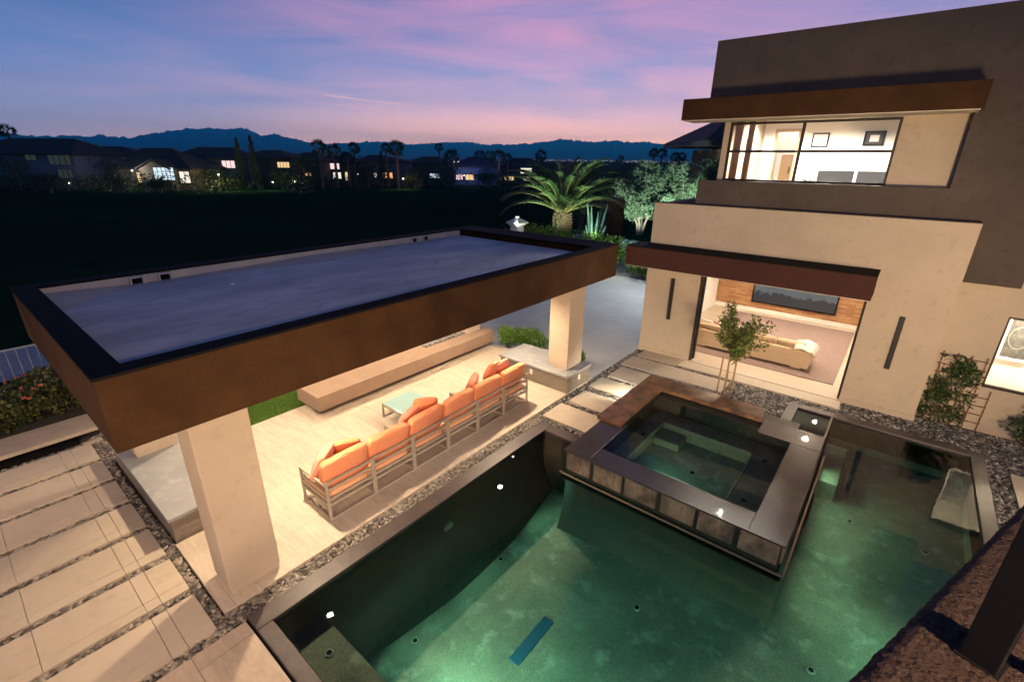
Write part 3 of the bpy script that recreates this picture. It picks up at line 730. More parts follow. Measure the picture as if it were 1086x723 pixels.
for (x0,x1,y0,y1,z0) in [(-6.03,-5.53,1.23,1.86,0),(-9.66,-9.14,1.24,1.86,.423),(-6.10,-5.55,8.95,9.6,.453),(-9.7,-9.15,9.2,9.75,.0)]:
    p = MB(); p.box(x0,y0,z0+.06,x1,y1,2.70); po = p.build('pillar', M['cream'], pav, bevel=.008)
    p = MB(); p.box(x0+.012,y0+.012,z0,x1-.012,y1-.012,z0+.06); p.build('pillar_base', M['cream'], po)
for nm,(x0,x1,y0,y1,zt),lab in [('seat_plinth',(-10.2,-7.06,1.07,2.15,.42),'low taupe stone plinth with grey top under the near back pillar'),
                                 ('seat_plinth',(-7.46,-5.32,8.66,9.74,.45),'low taupe stone plinth with grey top under the far front pillar')]:
    t = thing(nm, ((x0+x1)/2,(y0+y1)/2,0), lab, 'stone plinth', 'plinths under the pavilion pillars')
    p = MB(); p.box(x0+.03,y0+.03,-.08,x1-.03,y1-.03,zt-.055); p.build('base', M['block'], t)
    p = MB(); p.box(x0,y0,zt-.053,x1,y1,zt); p.build('top', M['capstone'], t, bevel=.005)
    if y0 > 5:
        for (bx,by,ax) in [(-6.42,y0+.03,0),(x1-.03,9.2,1)]:
            p = MB()
            if ax==0: p.box(bx-.04,by-.018,.2,bx+.04,by,.33)
            else: p.box(bx,by-.04,.2,bx+.018,by+.04,.33)
            p.build('outlet_cover', M['outlet'], t, bevel=.004)

# fire bench
fb = thing('fire_bench', (-9.2,7.1,0), 'long low plastered fire bench with burner trough in its top', 'fire pit')
p = MB(); p.box(-9.66,4.30,.13,-8.75,9.93,.47); p.build('body', M['firestone'], fb, bevel=.008)
p = MB(); p.box(-9.5,4.62,-.08,-9.22,9.8,.148); p.build('base', M['bronze'], fb)
p = MB(); p.box(-9.645,4.62,.4725,-9.47,9.9,.62); p.build('back_ledge', M['capstone'], fb, bevel=.004)
p = MB(); p.box(-9.42,7.7,.4725,-9.22,9.4,.482); bt = p.build('burner_tray', M['burner'], fb)
V = []; 
cc = MB()
for k in range(150):
    x,y = random.uniform(-9.40,-9.24), random.uniform(7.72,9.38)
    cc.blob((x,y,.49), (.022,.022,.014), 1, .2, k)
tag(cc.build('lava_stones', M['capstone'], bt), kind='stuff')

# coffee table
ct = thing('coffee_table', (-7.4,5.58,0), 'low square coffee table with frosted aqua glass top', 'coffee table')
p = MB(); p.box(-7.78,5.20,.315,-7.0,5.96,.335); p.build('top', M['aqua'], ct, bevel=.004)
p = MB(); p.box(-7.79,5.19,.265,-7.75,5.97,.313); p.box(-7.03,5.19,.265,-6.99,5.97,.313); p.box(-7.75,5.19,.265,-7.03,5.23,.313); p.box(-7.75,5.93,.265,-7.03,5.97,.313)
p.build('frame', M['taupe'], ct, bevel=.003)
for (x,y) in [(-7.77,5.21),(-7.01,5.21),(-7.77,5.95),(-7.01,5.95)]:
    p = MB(); p.box(x-.018,y-.018,0,x+.018,y+.018,.265); p.build('leg', M['taupe'], ct)
for (x) in (-7.77,-7.01):
    p = MB(); p.box(x-.016,5.228,0.002,x+.016,5.932,.03); p.build('stretcher', M['taupe'], ct)

# ------------------------------------------------------------------ sofa modules
def cushion(c, size, rot=(0,0,0), puff=.25, seed=0, n=7):
    """soft box: rounded, slightly crowned faces with a pinched seam"""
    bm = bmesh.new(); bmesh.ops.create_cube(bm, size=2)
    bmesh.ops.subdivide_edges(bm, edges=bm.edges[:], cuts=n, use_grid_fill=True)
    rs = np.random.default_rng(seed); ph = rs.uniform(0,6,6)
    mt = Euler(rot).to_matrix(); vs = []
    for v in bm.verts:
        p = v.co.copy()
        q = Vector([math.copysign(abs(t)**.999, t) for t in p])
        # superellipsoid rounding
        L = (abs(p.x)**9+abs(p.y)**9+abs(p.z)**9)**(1/9)
        q = p/L
        th = min(range(3), key=lambda i: size[i]); oth = [i for i in range(3) if i != th]
        e = max(abs(p[oth[0]]), abs(p[oth[1]]))
        fall = (1-abs(p[oth[0]])**4)*(1-abs(p[oth[1]])**4)
        q[th] *= (1-puff) + puff*fall*1.25
        wob = .02*(math.sin(4*p[oth[0]]+ph[0])+math.sin(5*p[oth[1]]+ph[1]))
        q[th] += wob*fall
        w_ = Vector((q.x*size[0]/2, q.y*size[1]/2, q.z*size[2]/2))
        vs.append(Vector(c) + mt @ w_)
    fs = [tuple(x.index for x in f.verts) for f in bm.faces]; bm.free()
    return vs, fs
def bar(m, a, b, t=.04):
    a, b = Vector(a), Vector(b); c = (a+b)/2; L = (b-a).length
    d = (b-a).normalized()
    if abs(d.x) > .9: m.obox(c, (L,t,t))
    elif abs(d.y) > .9: m.obox(c, (t,L,t))
    else: m.obox(c, (t,t,L))
slabels = ['coral lounge module with an open arm frame, end of the row nearest the pillar','coral lounge module second along the row, beside an arm rest facing the table',
 'coral lounge module facing the aqua table, starting the middle pair','coral lounge module just past the aqua table, ending the middle pair',
 'coral lounge module next to last towards the stone plinth','coral lounge module at the far end of the row by the stone plinth']
XB = -5.78
def frame_side(m, y, arm, xb, xf):
    t = .04
    bar(m, (xb,y,0),(xb,y,.70)); bar(m, (xf,y,0),(xf,y,.60 if arm else .30))
    bar(m, (xf+.02,y,.02),(xb-.02,y,.02), .038)
    bar(m, (xf+.02,y,.28),(xb-.02,y,.28), .038)
    if arm:
        bar(m, (xf-.02,y,.62),(xb-.02,y,.62), .045)
        for z in (.38,.48): bar(m, (xf+.02,y,z),(xb-.02,y,z), .034)
arms = [(1,0),(0,1),(1,0),(0,1),(1,0),(0,1)]
for i in range(6):
    y0 = 2.77+.838*i; y1 = y0+.80; xb = XB-.014*i; xf = xb-.76
    t = thing('lounge_module', ((xb+xf)/2,(y0+y1)/2,0), slabels[i], 'sofa', 'coral sofa modules in a row under the pavilion')
    f = MB(); frame_side(f, y0, arms[i][0], xb, xf); frame_side(f, y1, arms[i][1], xb, xf)
    for z in (.02,.28,.38,.55,.68): bar(f, (xb,y0+.02,z),(xb,y1-.02,z), .036)
    for z in (.02,.28): bar(f, (xf,y0+.02,z),(xf,y1-.02,z), .038)
    for yy in np.linspace(y0+.15,y1-.15,4): f.box(xf+.02,yy-.02,.285,xb-.02,yy+.02,.30)
    f.build('frame', M['taupe'], t, bevel=.003, seg=1)
    c = MB(); c.add(*cushion(((xb+xf)/2-.03,(y0+y1)/2,.385), (.74,.76,.16), (0,0,0), .2, i)); c.build('seat_cushion', M['seatfab'], t, smooth=True)
    c = MB(); c.add(*cushion((xb-.13,(y0+y1)/2,.735), (.18,.80,.48), (0,R(10+random.uniform(-3,3)),R(random.uniform(-3,3))), .17, i+10)); bc = c.build('back_cushion', M['coral'], t, smooth=True)
    c = MB(); c.tube([(xb-.045+.02*math.sin(k*1.3),y0+.05+k*.7/8,.975-.01*abs(k-4)) for k in range(9)], .007, 5); c.build('piping', M['coral'], bc)
pil = [(-6.22,2.98,.76,.48,(R(0),R(28),R(38)),'pink','pink throw pillow leaning on the sofa end nearest the pillar'),
       (-6.3,3.46,.74,.44,(R(0),R(35),R(-25)),'coral','coral throw pillow beside the pink one on the nearest module'),
       (-6.35,4.80,.74,.42,(R(12),R(40),R(20)),'pink','pink throw pillow tipped against an arm in front of the aqua table'),
       (-6.28,5.12,.82,.46,(R(-8),R(25),R(-30)),'coral','coral throw pillow overlapping the tipped pink pillow by the table'),
       (-6.28,6.42,.80,.44,(R(20),R(22),R(35)),'pink','pink throw pillow standing on its corner near the fifth module'),
       (-6.25,6.98,.92,.46,(R(-15),R(24),R(20)),'coral','coral throw pillow standing on its point at the far sofa end'),
       (-6.3,7.38,.84,.44,(R(30),R(26),R(-10)),'pink','pink throw pillow wedged in the far sofa corner by the plinth')]
for k,(x,y,z,s,rt,mm,lab) in enumerate(pil):
    c = MB(); c.add(*cushion((x,y,z), (.17,s,s), rt, .62, 40+k)); o = c.build('throw_pillow', M[mm], None, smooth=True)
    tag(o, lab, 'pillow', 'throw pillows on the sofas')

# ================================================================== MAIN HOUSE
hs = thing('modern_house', (-2,14,0), 'two storey cream and charcoal stucco house with deep russet eaves and an open living room', 'house')
m = MB()
m.box(-5.35,12.6,-.1,-3.87,13.0,2.72); m.box(-.28,12.6,-.1,1.10,12.996,2.72); m.box(-5.35,12.6,2.72,1.10,12.796,4.18)
m.box(-5.35,12.797,2.721,-4.37,13.0,4.18); m.box(-5.35,13.001,-.1,-5.16,20.0,4.16)
m.box(-5.16,19.8,-.1,1.1,20.0,4.1)
m.build('cream_wall', M['cream'], hs)
m = MB(); m.box(-4.9,16.0,3.9,-4.36,16.2,4.32); m.box(-5.16,16.0,3.9,-4.9,16.2,4.30); m.build('terrace_parapet', M['cream'], hs)
m = MB(); m.box(-5.155,13.0,3.6,-4.36,20,3.9); m.build('terrace_floor', M['concrete'], hs)
m = MB(); m.box(-5.352,12.59,4.182,1.102,12.79,4.20); m.build('parapet_cap', M['dark'], hs)
# small plinth line at the base of the wall
m = MB(); m.box(-.285,12.58,-.1,1.115,12.598,.09); m.build('base_trim', M['cream'], hs)
m = MB(); m.box(-5.36,12.58,-.1,-3.865,12.598,.09); m.build('base_trim', M['cream'], hs)
# charcoal upper volume
m = MB()
m.box(-4.36,12.80,4.05,.48,13.05,4.78)
m.box(.48,12.80,3.04,1.95,14.2,7.82)
m.box(-4.36,12.80,6.14,.48,13.4,7.82)
m.box(-4.36,13.4,6.5,.48,20,7.82)
m.build('charcoal_wall', M['dark'], hs)
m = MB(); m.box(-4.36,13.051,4.05,-3.98,13.3,4.76); m.build('sill_return', M['dark'], hs)
m = MB()
m.box(-.55,13.05,4.78,.48,13.25,6.139); m.build('recess_wall', M['cream'], hs)
m = MB(); m.box(-3.99,13.052,4.77,-3.86,13.25,6.139); m.box(-3.99,13.251,3.9,-3.90,18.0,6.45)
m.build('recess_wall', M['cream'], hs)
m = MB(); m.box(-4.70,12.02,6.12,.56,12.797,6.56); m.build('upper_eave', M['fascia'], hs, bevel=.006)
m = MB(); m.box(-4.66,12.06,6.10,.52,12.79,6.118); m.box(-4.36,12.80,6.125,.47,13.05,6.138); m.build('eave_soffit', M['soffit'], hs)
m = MB(); m.box(-5.67,11.80,2.60,-.21,12.596,3.10); m.build('lower_eave', M['eave'], hs, bevel=.006)
m = MB(); m.box(-5.68,11.79,3.102,-.20,12.592,3.125); m.build('eave_cap', M['blackmetal'], hs)
m = MB(); m.box(-5.62,11.85,2.58,-.26,12.59,2.598); m.build('lower_eave_soffit', M['soffit'], hs)
# slot lights (dark vertical recesses)
for (x,z0,z1) in [(-4.57,1.08,2.24),(.395,1.02,2.21)]:
    s = MB(); s.box(x-.045,12.545,z0,x+.045,12.597,z1); s.build('wall_sconce', M['coldark'], hs, bevel=.004)
s = MB(); s.box(-4.86,12.592,.48,-4.74,12.599,.62); s.build('outlet_cover', M['cream'], hs)
s = MB(); s.box(-4.24,12.592,.26,-4.16,12.599,.36); s.build('outlet_cover', M['cream'], hs)
# open sliding door frame
fr = MB()
fr.box(-3.869,12.66,0,-3.82,12.94,2.70); fr.box(-.33,12.66,0,-.281,12.94,2.70); fr.box(-3.82,12.66,2.65,-.33,12.94,2.715)
fr.build('door_frame', M['bronze'], hs)
pk_ = MB()
for k in range(2): pk_.box(-3.815+.0,12.78+k*.06,.03,-3.78,12.81+k*.06,2.64)
pk_.build('folded_door', M['bronze'], hs)
# upper window
wf = MB()
wx0,wx1,wz0,wz1 = -3.86,-.55,4.78,6.10
wf.box(wx0,13.08,wz0,wx0+.05,13.16,wz1); wf.box(wx1-.05,13.08,wz0,wx1,13.16,wz1); wf.box(wx0+.05,13.08,wz0,wx1-.05,13.16,wz0+.05); wf.box(wx0+.05,13.08,wz1-.05,wx1-.05,13.16,wz1)
wf.box(-2.32,13.09,wz0+.05,-2.26,13.15,wz1-.05); wf.box(wx0+.05,13.10,5.43,-2.32,13.14,5.485); wf.box(-2.26,13.10,5.43,wx1-.05,13.14,5.485)
wfo = wf.build('window_frame', M['bronze'], hs, bevel=.003)
gp = MB()
gp.box(wx0+.05,13.116,wz0+.05,-2.32,13.122,5.43); gp.box(-2.26,13.116,wz0+.05,wx1-.05,13.122,5.43); gp.box(wx0+.05,13.116,5.485,-2.32,13.122,wz1-.05); gp.box(-2.26,13.116,5.485,wx1-.05,13.122,wz1-.05)
gp.build('window_panes', M['glass'], wfo)
# lower right wing wall with picture window
m = MB()
m.box(1.10,12.997,-.1,1.97,13.25,3.04); m.box(1.97,12.997,-.1,4.6,13.25,.93); m.box(1.97,12.997,2.45,4.6,13.25,3.6); m.box(3.9,12.997,.93,4.6,13.25,2.45)
m.build('wing_wall', M['cream'], hs)
wf = MB(); wf.box(1.97,13.03,.93,2.01,13.11,2.45); wf.box(2.01,13.03,.93,3.9,13.11,.98); wf.box(2.01,13.03,2.40,3.9,13.11,2.45); wf.box(3.86,13.03,.98,3.9,13.11,2.40)
wfo = wf.build('window_frame', M['bronze'], hs, bevel=.003)
gp = MB(); gp.box(2.01,13.066,.98,3.86,13.072,2.40); gp.build('window_pane', M['glass'], wfo)
# ---- rooms
M['carpet'] = mat('mauve_carpet', (.27,.19,.17), (.22,.155,.14), 9, .95, bscale=90, bstr=.4, bdist=.01)
M['tilefloor'] = tile_mat('ivory_floor_tile', (.56,.47,.37), (.50,.42,.33), (1.2,.6), .003, (.3,.25,.2), 0, .4, vein=.2)
m = MB(); m.box(-5.155,13.001,-.1,1.09,19.79,.0); m.box(-3.86,12.601,-.1,-.29,13.0,.0); m.build('living_floor', M['tilefloor'], hs)
m = MB(); m.box(-5.15,18.95,.0,1.0,19.1,3.0); m.build('feature_wall', M['ledger'], hs)
m = MB(); m.box(-5.15,18.91,.002,1.0,18.948,.14); m.build('baseboard', M['white'], hs)
m = MB(); m.box(-5.156,13.01,2.95,1.09,19.0,3.02); m.build('living_ceiling', M['white'], hs)
m = MB(); m.box(-5.158,13.02,.001,-5.11,18.9,2.95); m.build('living_wall', M['white'], hs)
m = MB(); m.box(.02,13.0,.001,.1,18.9,2.95); m.build('living_wall', M['white'], hs)
cpn = MB(); cpn.box(-4.3,13.45,.002,-.5,18.5,.018); o = cpn.build('carpet', M['carpet'], None); tag(o, 'large mauve brown carpet on the living room floor', 'carpet')
# brown shutter panels at the living room's left side
m = MB()
for k in range(2): m.box(-5.08,15.3+k*.75,.02,-5.02,15.95+k*.75,2.6)
o = m.build('shutter_panels', mat('brown_shutter', (.16,.075,.045), None, 6, .6, stretch=(1,1,8)), hs)
for (x,y) in [(-.86,17.43),(-.81,14.24),(-3.2,14.24),(-3.2,17.43),(-2.0,15.8)]:
    t_ = MB(); t_.lathe((x,y,2.935), [(.075,0),(.075,.012),(.05,.013)], 16); to = t_.build('ceiling_downlight', M['white'], hs)
    t_ = MB(); t_.lathe((x,y,2.931), [(.05,0),(.05,.003)], 14); t_.build('lens', M['lens'], to)
    lamp_spot('living_downlight', (x,y,2.92), (x,y,0), 330, WARM2, 150, .6, .06)
# television
M['tv'] = None
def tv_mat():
    m, nt, p, out = newmat('tv_painted_reflection')
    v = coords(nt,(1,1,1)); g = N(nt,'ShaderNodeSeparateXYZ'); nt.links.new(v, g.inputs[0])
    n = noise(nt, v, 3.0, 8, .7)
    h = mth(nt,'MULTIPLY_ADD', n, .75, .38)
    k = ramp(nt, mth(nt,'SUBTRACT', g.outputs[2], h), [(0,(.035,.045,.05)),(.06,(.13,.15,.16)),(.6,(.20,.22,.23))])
    e = N(nt,'ShaderNodeEmission'); nt.links.new(k, e.inputs['Color']); e.inputs['Strength'].default_value = .75  # reflection of the outdoors painted on the screen as a dim glow
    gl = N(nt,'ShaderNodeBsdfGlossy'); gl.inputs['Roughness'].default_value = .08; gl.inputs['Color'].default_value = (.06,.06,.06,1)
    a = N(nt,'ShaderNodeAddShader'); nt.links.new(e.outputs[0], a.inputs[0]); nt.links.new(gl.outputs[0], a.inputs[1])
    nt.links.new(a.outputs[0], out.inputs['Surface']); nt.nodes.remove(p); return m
tv = thing('television', (-2.5,18.9,.42), 'very large flat television with a painted grey blue reflection in its screen, on the wood mosaic wall', 'television')
p = MB(); p.box(-3.84,18.885,.37,-1.17,18.945,1.95); p.build('bezel', M['blackmetal'], tv)
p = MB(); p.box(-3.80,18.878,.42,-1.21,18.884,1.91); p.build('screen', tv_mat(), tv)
# living room couch
M['couch'] = mat('pale_maple', (.66,.50,.33), (.58,.43,.28), 5, .5, stretch=(.5,4,6))
M['couchcush'] = mat('tan_cushion', (.50,.35,.22), (.43,.30,.19), 8, .9, bscale=200, bstr=.2, bdist=.003)
ch = thing('living_room_sofa', (-2.65,14.5,0), 'long low pale wood backed sofa seen from behind in the living room', 'sofa')
p = MB(); p.box(-4.20,13.92,.07,-1.16,14.02,.55); p.box(-1.26,14.022,.07,-1.16,14.95,.50); p.box(-4.20,14.022,.07,-1.262,14.95,.26); p.build('base', M['couch'], ch, bevel=.012)
p = MB()
for x in (-4.0,-2.7,-1.45): p.box(x-.12,13.97,.019,x+.12,14.9,.068)
p.build('plinth_feet', M['couch'], ch)
for k in range(4):
    c = MB(); c.add(*cushion((-3.84+.72*k,14.13,.57), (.70,.20,.30), (R(12),0,0), .3, 60+k)); c.build('back_cushion', M['couchcush'], ch, smooth=True)
    c = MB(); c.add(*cushion((-3.84+.72*k,14.55,.34), (.72,.74,.18), (0,0,0), .2, 70+k)); c.build('seat_cushion', M['couchcush'], ch, smooth=True)
th = MB()
gx = np.linspace(-1,1,14)
vs = []; fs = []
for i,a in enumerate(gx):
    for j,bb in enumerate(gx):
        x = -1.27+.30*a; y = 14.20+.34*bb
        drop = max(0, x+1.14)*2.0; z = .665 + .03*math.sin(5*a+3*bb)+.02*math.sin(9*bb) - drop*.55 - max(0,-.55-bb)*.12
        vs.append((x-.45*max(0,x+1.14), y, z))
for i in range(13):
    for j in range(13): fs.append((i*14+j,(i+1)*14+j,(i+1)*14+j+1,i*14+j+1))
th.add(vs,fs); o = th.build('throw_blanket', mat('ivory_knit', (.66,.61,.53), (.52,.48,.42), 14, .95, bscale=60, bstr=.6, bdist=.01), None, smooth=True)
so_ = o.modifiers.new('Solidify','SOLIDIFY'); so_.thickness = .025
tag(o, 'crumpled ivory knit throw draped over the right end of the living room sofa', 'blanket')
for k,(x,y,z,mm,lab) in enumerate([(-3.62,14.42,.58,'red','red and white patterned pillow lying on the living room sofa'),(-3.98,14.45,.56,'ivory','ivory pillow at the left end of the living room sofa'),(-3.05,14.40,.56,'ivory2','pale striped pillow on the living room sofa behind the sapling')]):
    mm_ = {'red':mat('red_print', (.60,.16,.10), (.75,.66,.58), 14, .9), 'ivory':mat('ivory_linen', (.72,.66,.56), None, 8, .9), 'ivory2':mat('striped_linen', (.70,.60,.50), (.45,.28,.2), 14, .9, stretch=(.2,3,1))}[mm]
    c = MB(); c.add(*cushion((x,y,z), (.46,.15,.40), (R(35),R(8),R(-12+10*k)), .55, 80+k)); o = c.build('sofa_pillow', mm_, None, smooth=True)
    tag(o, lab, 'pillow', 'pillows on the living room sofa')

# upstairs room
m = MB(); m.box(-3.89,13.3,4.35,.6,18.0,4.5); m.build('upper_floor', M['couch'], hs)
m = MB(); m.box(-2.92,16.52,4.5,.6,16.65,6.45); m.box(-3.89,16.52,6.06,-2.92,16.65,6.45); m.box(-3.89,16.52,4.5,-3.55,16.65,6.06); m.box(.40,13.3,4.5,.48,16.5,6.45)
m.box(-3.89,17.9,4.5,-1.5,18.0,6.45); m.build('upper_room_wall', M['white'], hs)
m = MB(); m.box(-3.89,13.26,6.40,.6,18.0,6.49); m.build('upper_ceiling', M['white'], hs)
m = MB(); m.box(-3.58,16.48,4.5,-3.50,16.518,6.12); m.box(-2.98,16.48,4.5,-2.90,16.518,6.12); m.box(-3.50,16.48,6.04,-2.98,16.518,6.12); m.build('door_trim', mat('tan_trim', (.42,.31,.19), None, 5, .5), hs)
M['curtain'] = mat('brown_curtain', (.34,.20,.13), (.24,.14,.09), 16, .9, stretch=(4,4,.2))
for (x0,x1,lab) in [(-3.80,-3.62,'brown curtain panel at the left edge of the upper window'),(-3.50,-3.36,'narrower brown curtain panel second from left in the upper window')]:
    c = MB(); n = 24; P1 = [(x0+(x1-x0)*k/n, 13.32+.022*math.sin(k*1.35)) for k in range(n+1)]
    for k in range(n):
        a, b2 = P1[k], P1[k+1]; c.add([(a[0],a[1],4.52),(b2[0],b2[1],4.52),(b2[0],b2[1],6.15),(a[0],a[1],6.15)],[(0,1,2,3)])
    o = c.build('curtain', M['curtain'], None); so_ = o.modifiers.new('Solidify','SOLIDIFY'); so_.thickness = .006
    tag(o, lab, 'curtain', 'curtains in the upper window')
def picture(x0,x1,y,z0,z1,lab,inner,fw=.035,name='picture_frame',mat_in=None):
    t = thing(name, ((x0+x1)/2,y,z0), lab, 'picture')
    f = MB(); f.box(x0,y-.03,z0,x0+fw,y,z1); f.box(x1-fw,y-.03,z0,x1,y,z1); f.box(x0+fw,y-.03,z0,x1-fw,y,z0+fw); f.box(x0+fw,y-.03,z1-fw,x1-fw,y,z1)
    f.build('frame', M['blackmetal'] if mat_in is None else mat_in, t)
    f = MB(); f.box(x0+fw,y-.012,z0+fw,x1-fw,y-.002,z1-fw); f.build('print', inner, t)
    return t
M['paper'] = mat('white_paper', (.78,.76,.72), (.70,.68,.64), 6, .8)
M['greyart'] = mat('grey_print', (.10,.10,.10), (.035,.035,.04), 7, .6, c3=(.16,.155,.15), s3=16)
picture(-2.62,-2.22,16.515,5.63,6.0,'small white picture in thin black frame on the upstairs back wall', M['paper'], .03)
t = picture(-1.42,-.96,16.515,5.66,6.02,'dark matted picture with pale centre on the upstairs back wall', M['coldark'], .04)
f = MB(); f.box(-1.29,16.496,5.76,-1.09,16.501,5.92); f.build('mat_opening', M['paper'], t)
M['screenoff'] = mat('dark_screen', (.05,.055,.065), None, 5, .3)
for x0,x1,lab in [(-2.08,-1.30,'left of two dark desk screens at the upstairs window'),(-1.24,-.66,'right of two dark desk screens at the upstairs window')]:
    t = thing('desk_screen', ((x0+x1)/2,14.9,4.75), lab, 'monitor', 'dark screens upstairs')
    f = MB(); f.box(x0,14.9,4.76,x1,14.94,5.045); f.build('panel', M['screenoff'], t, bevel=.006)
    f = MB(); f.box((x0+x1)/2-.03,14.95,4.60,(x0+x1)/2+.03,14.97,4.9); f.box((x0+x1)/2-.12,14.9,4.581,(x0+x1)/2+.12,15.1,4.60); f.build('stand', M['screenoff'], t)
ds = thing('desk', (-1.4,15.1,4.5), 'white desk under the two dark screens upstairs', 'desk')
f = MB(); f.box(-2.5,14.7,4.55,-.45,15.4,4.58); f.build('top', M['white'], ds)
for x in (-2.45,-.5):
    f = MB(); f.box(x-.03,14.75,4.5,x+.03,15.35,4.549); f.build('leg', M['white'], ds)
cbn = thing('cabinet', (-3.1,17.6,4.5), 'brown cabinet seen through the upstairs doorway', 'cabinet')
f = MB(); f.box(-3.5,17.5,4.5,-2.98,17.88,5.45); f.build('body', mat('brown_cabinet', (.30,.18,.09), None, 4, .5), cbn)
f = MB(); f.box(-3.26,17.48,4.9,-3.22,17.499,5.1); f.build('handle', M['bronze'], cbn)
pn = thing('mirror', (-3.88,15.0,4.9), 'tall narrow dark mirror on the upstairs side wall', 'mirror')
f = MB(); f.box(-3.895,15.0,4.8,-3.87,15.35,5.75); f.build('glass', M['screenoff'], pn)
f = MB(); f.box(-3.897,14.96,4.76,-3.868,14.998,5.79); f.box(-3.897,15.352,4.76,-3.868,15.39,5.79); f.build('frame', M['bronze'], pn)
# plant on the desk
def leafcards(P, D, L, Wd, up=None, rs=rng):
    """pointed leaf quads at P pointing along D (n,3)"""
    n = len(P); D = D/np.linalg.norm(D,axis=1,keepdims=True)
    r = rs.normal(0,1,(n,3)); S = np.cross(D, r); S /= np.linalg.norm(S,axis=1,keepdims=True)+1e-9
    L = np.broadcast_to(L,(n,))[:,None]; Wd = np.broadcast_to(Wd,(n,))[:,None]
    V = np.stack([P, P+D*L*.45+S*Wd*.5, P+D*L, P+D*L*.45-S*Wd*.5],1)
    return V.reshape(-1,3), np.arange(n*4).reshape(-1,4)
pl = thing('potted_plant', (-2.28,14.85,4.58), 'small potted plant left of the dark screens upstairs', 'plant')
f = MB(); f.lathe((-2.28,14.85,4.581), [(.05,0),(.07,.12)], 12); f.build('pot', M['white'], pl)
n = 40; a = rng.uniform(0,2*PI,n); D = np.stack([np.cos(a),np.sin(a),rng.uniform(.4,1.6,n)],1)
V,Fc = leafcards(np.tile([-2.28,14.85,4.70],(n,1)), D, rng.uniform(.12,.24,n), .05)
mesh_np('foliage', V, Fc, M['dark_leaf'], parent=pl)
for (x,y) in [(-1.87,15.1),(-2.5,14.1),(-.6,14.6),(-3.3,15.2)]:
    t_ = MB(); t_.lathe((x,y,6.385), [(.075,0),(.075,.012),(.05,.013)], 14); to = t_.build('ceiling_downlight', M['white'], hs)
    t_ = MB(); t_.lathe((x,y,6.381), [(.05,0),(.05,.003)], 12); t_.build('lens', M['lens'], to)
    lamp_spot('upper_downlight', (x,y,6.37), (x,y,0), 850, NEUT, 160, .6, .06)
lamp_point('hall_light', (-3.2,17.2,6.1), 30, NEUT, .1)
# right wing room
m = MB(); m.box(1.3,13.85,-.1,4.6,13.95,3.0); m.box(1.3,13.26,-.1,4.6,13.84,.0); m.box(1.3,13.26,2.9,4.6,13.84,3.0); m.box(1.3,13.26,0,1.4,13.84,2.9); m.build('wing_room_wall', M['white'], hs)
pic = picture(2.12,2.62,13.845,1.36,2.30,'large grey print in white frame inside the lower right window', M['greyart'], .05, mat_in=M['paper'])
M['ringgrey'] = mat('print_grey_ring', (.22,.22,.21), None, 5, .7)
cir = MB(); n=40
cir.add([(2.37+r_*math.cos(2*PI*k/n),13.832,1.86+r_*1.5*math.sin(2*PI*k/n)) for r_ in (.15,.165) for k in range(n)], [(k,(k+1)%n,n+(k+1)%n,n+k) for k in range(n)])
cir.build('printed_ring', M['ringgrey'], pic)
lamp_point('wing_room_light', (3.1,13.5,2.7), 900, (1,.84,.56), .1)

# trellis and vine
tr = thing('trellis', (1.65,12.93,0), 'rust coloured wire trellis on the cream wing wall under the window', 'trellis')
M['rust'] = mat('rusty_rod', (.22,.10,.05), None, 10, .8)
f = MB()
for x in np.arange(1.24,2.16,.225): f.tube([(x,12.95,-.05),(x,12.95,1.56 if x<1.94 else .88)], .009, 6)
f.build('vertical_rods', M['rust'], tr)
f = MB()
for z in np.arange(.14,1.5,.19): f.tube([(1.20,12.93,z),(2.16 if z<.88 else 1.95,12.93,z)], .009, 6)
f.build('cross_rods', M['rust'], tr)
def foliage(name, centers, radii, nper, L, W, mtl, base, parent=None, rs=rng, outward=.6, up=.3, shell=.5):
    Vs=[]; Fs=[]; off=0
    for c,r,nn in zip(centers, radii, nper):
        d_ = rs.normal(0,1,(nn,3)); d_ /= np.linalg.norm(d_,axis=1,keepdims=True)
        rad = rs.uniform(shell,1,nn)[:,None]**.6
        P = np.array(c) + d_*rad*np.array(r)
        D = d_*outward + rs.normal(0,.6,(nn,3)) + np.array([0,0,up])
        V,Fc = leafcards(P, D, L*rs.uniform(.6,1.3,nn), W*rs.uniform(.7,1.2,nn), rs=rs)
        Vs.append(V); Fs.append(Fc+off); off += len(V)
    return mesh_np(name, np.concatenate(Vs), np.concatenate(Fs), mtl, base, parent=parent)
vn = thing('climbing_vine', (1.5,12.9,0), 'dark climbing vine covering the left half of the rusty trellis', 'vine')
rv = np.random.default_rng(11)
cs=[]; rr=[]; nn=[]
for k in range(70):
    z = rv.uniform(.05,1.42); x = rv.uniform(1.22,1.88-.35*(rv.random()<.5)); 
    if z < .5: x = rv.uniform(1.1,1.8)
    elif z > .95: x = rv.uniform(1.3,1.98)
    cs.append((x,12.90,z)); rr.append((.13,.045,.12)); nn.append(22)
foliage('foliage', cs, rr, nn, .075, .05, M['vine_leaf'], (0,0,0), parent=vn, rs=rv)
f = MB()
for k in range(7):
    x = 1.25+.1*k; pts=[(x+.05*math.sin(j*1.3+k),12.92,-.05+j*.17) for j in range(9)]; f.tube(pts, [.012-.001*j for j in range(9)], 5)
f.build('stems', M['bark'], vn)
sb = thing('corner_shrub', (2.95,12.75,0), 'leafy green shrub below the lower right window', 'shrub')
cs=[(2.95+rv.uniform(-.35,.35),12.62+rv.uniform(-.12,.12),rv.uniform(.15,.75)) for _ in range(18)]
foliage('foliage', cs, [(.16,.14,.15)]*18, [45]*18, .09, .06, M['vine_leaf'], (0,0,0), parent=sb, rs=rv)
f = MB()
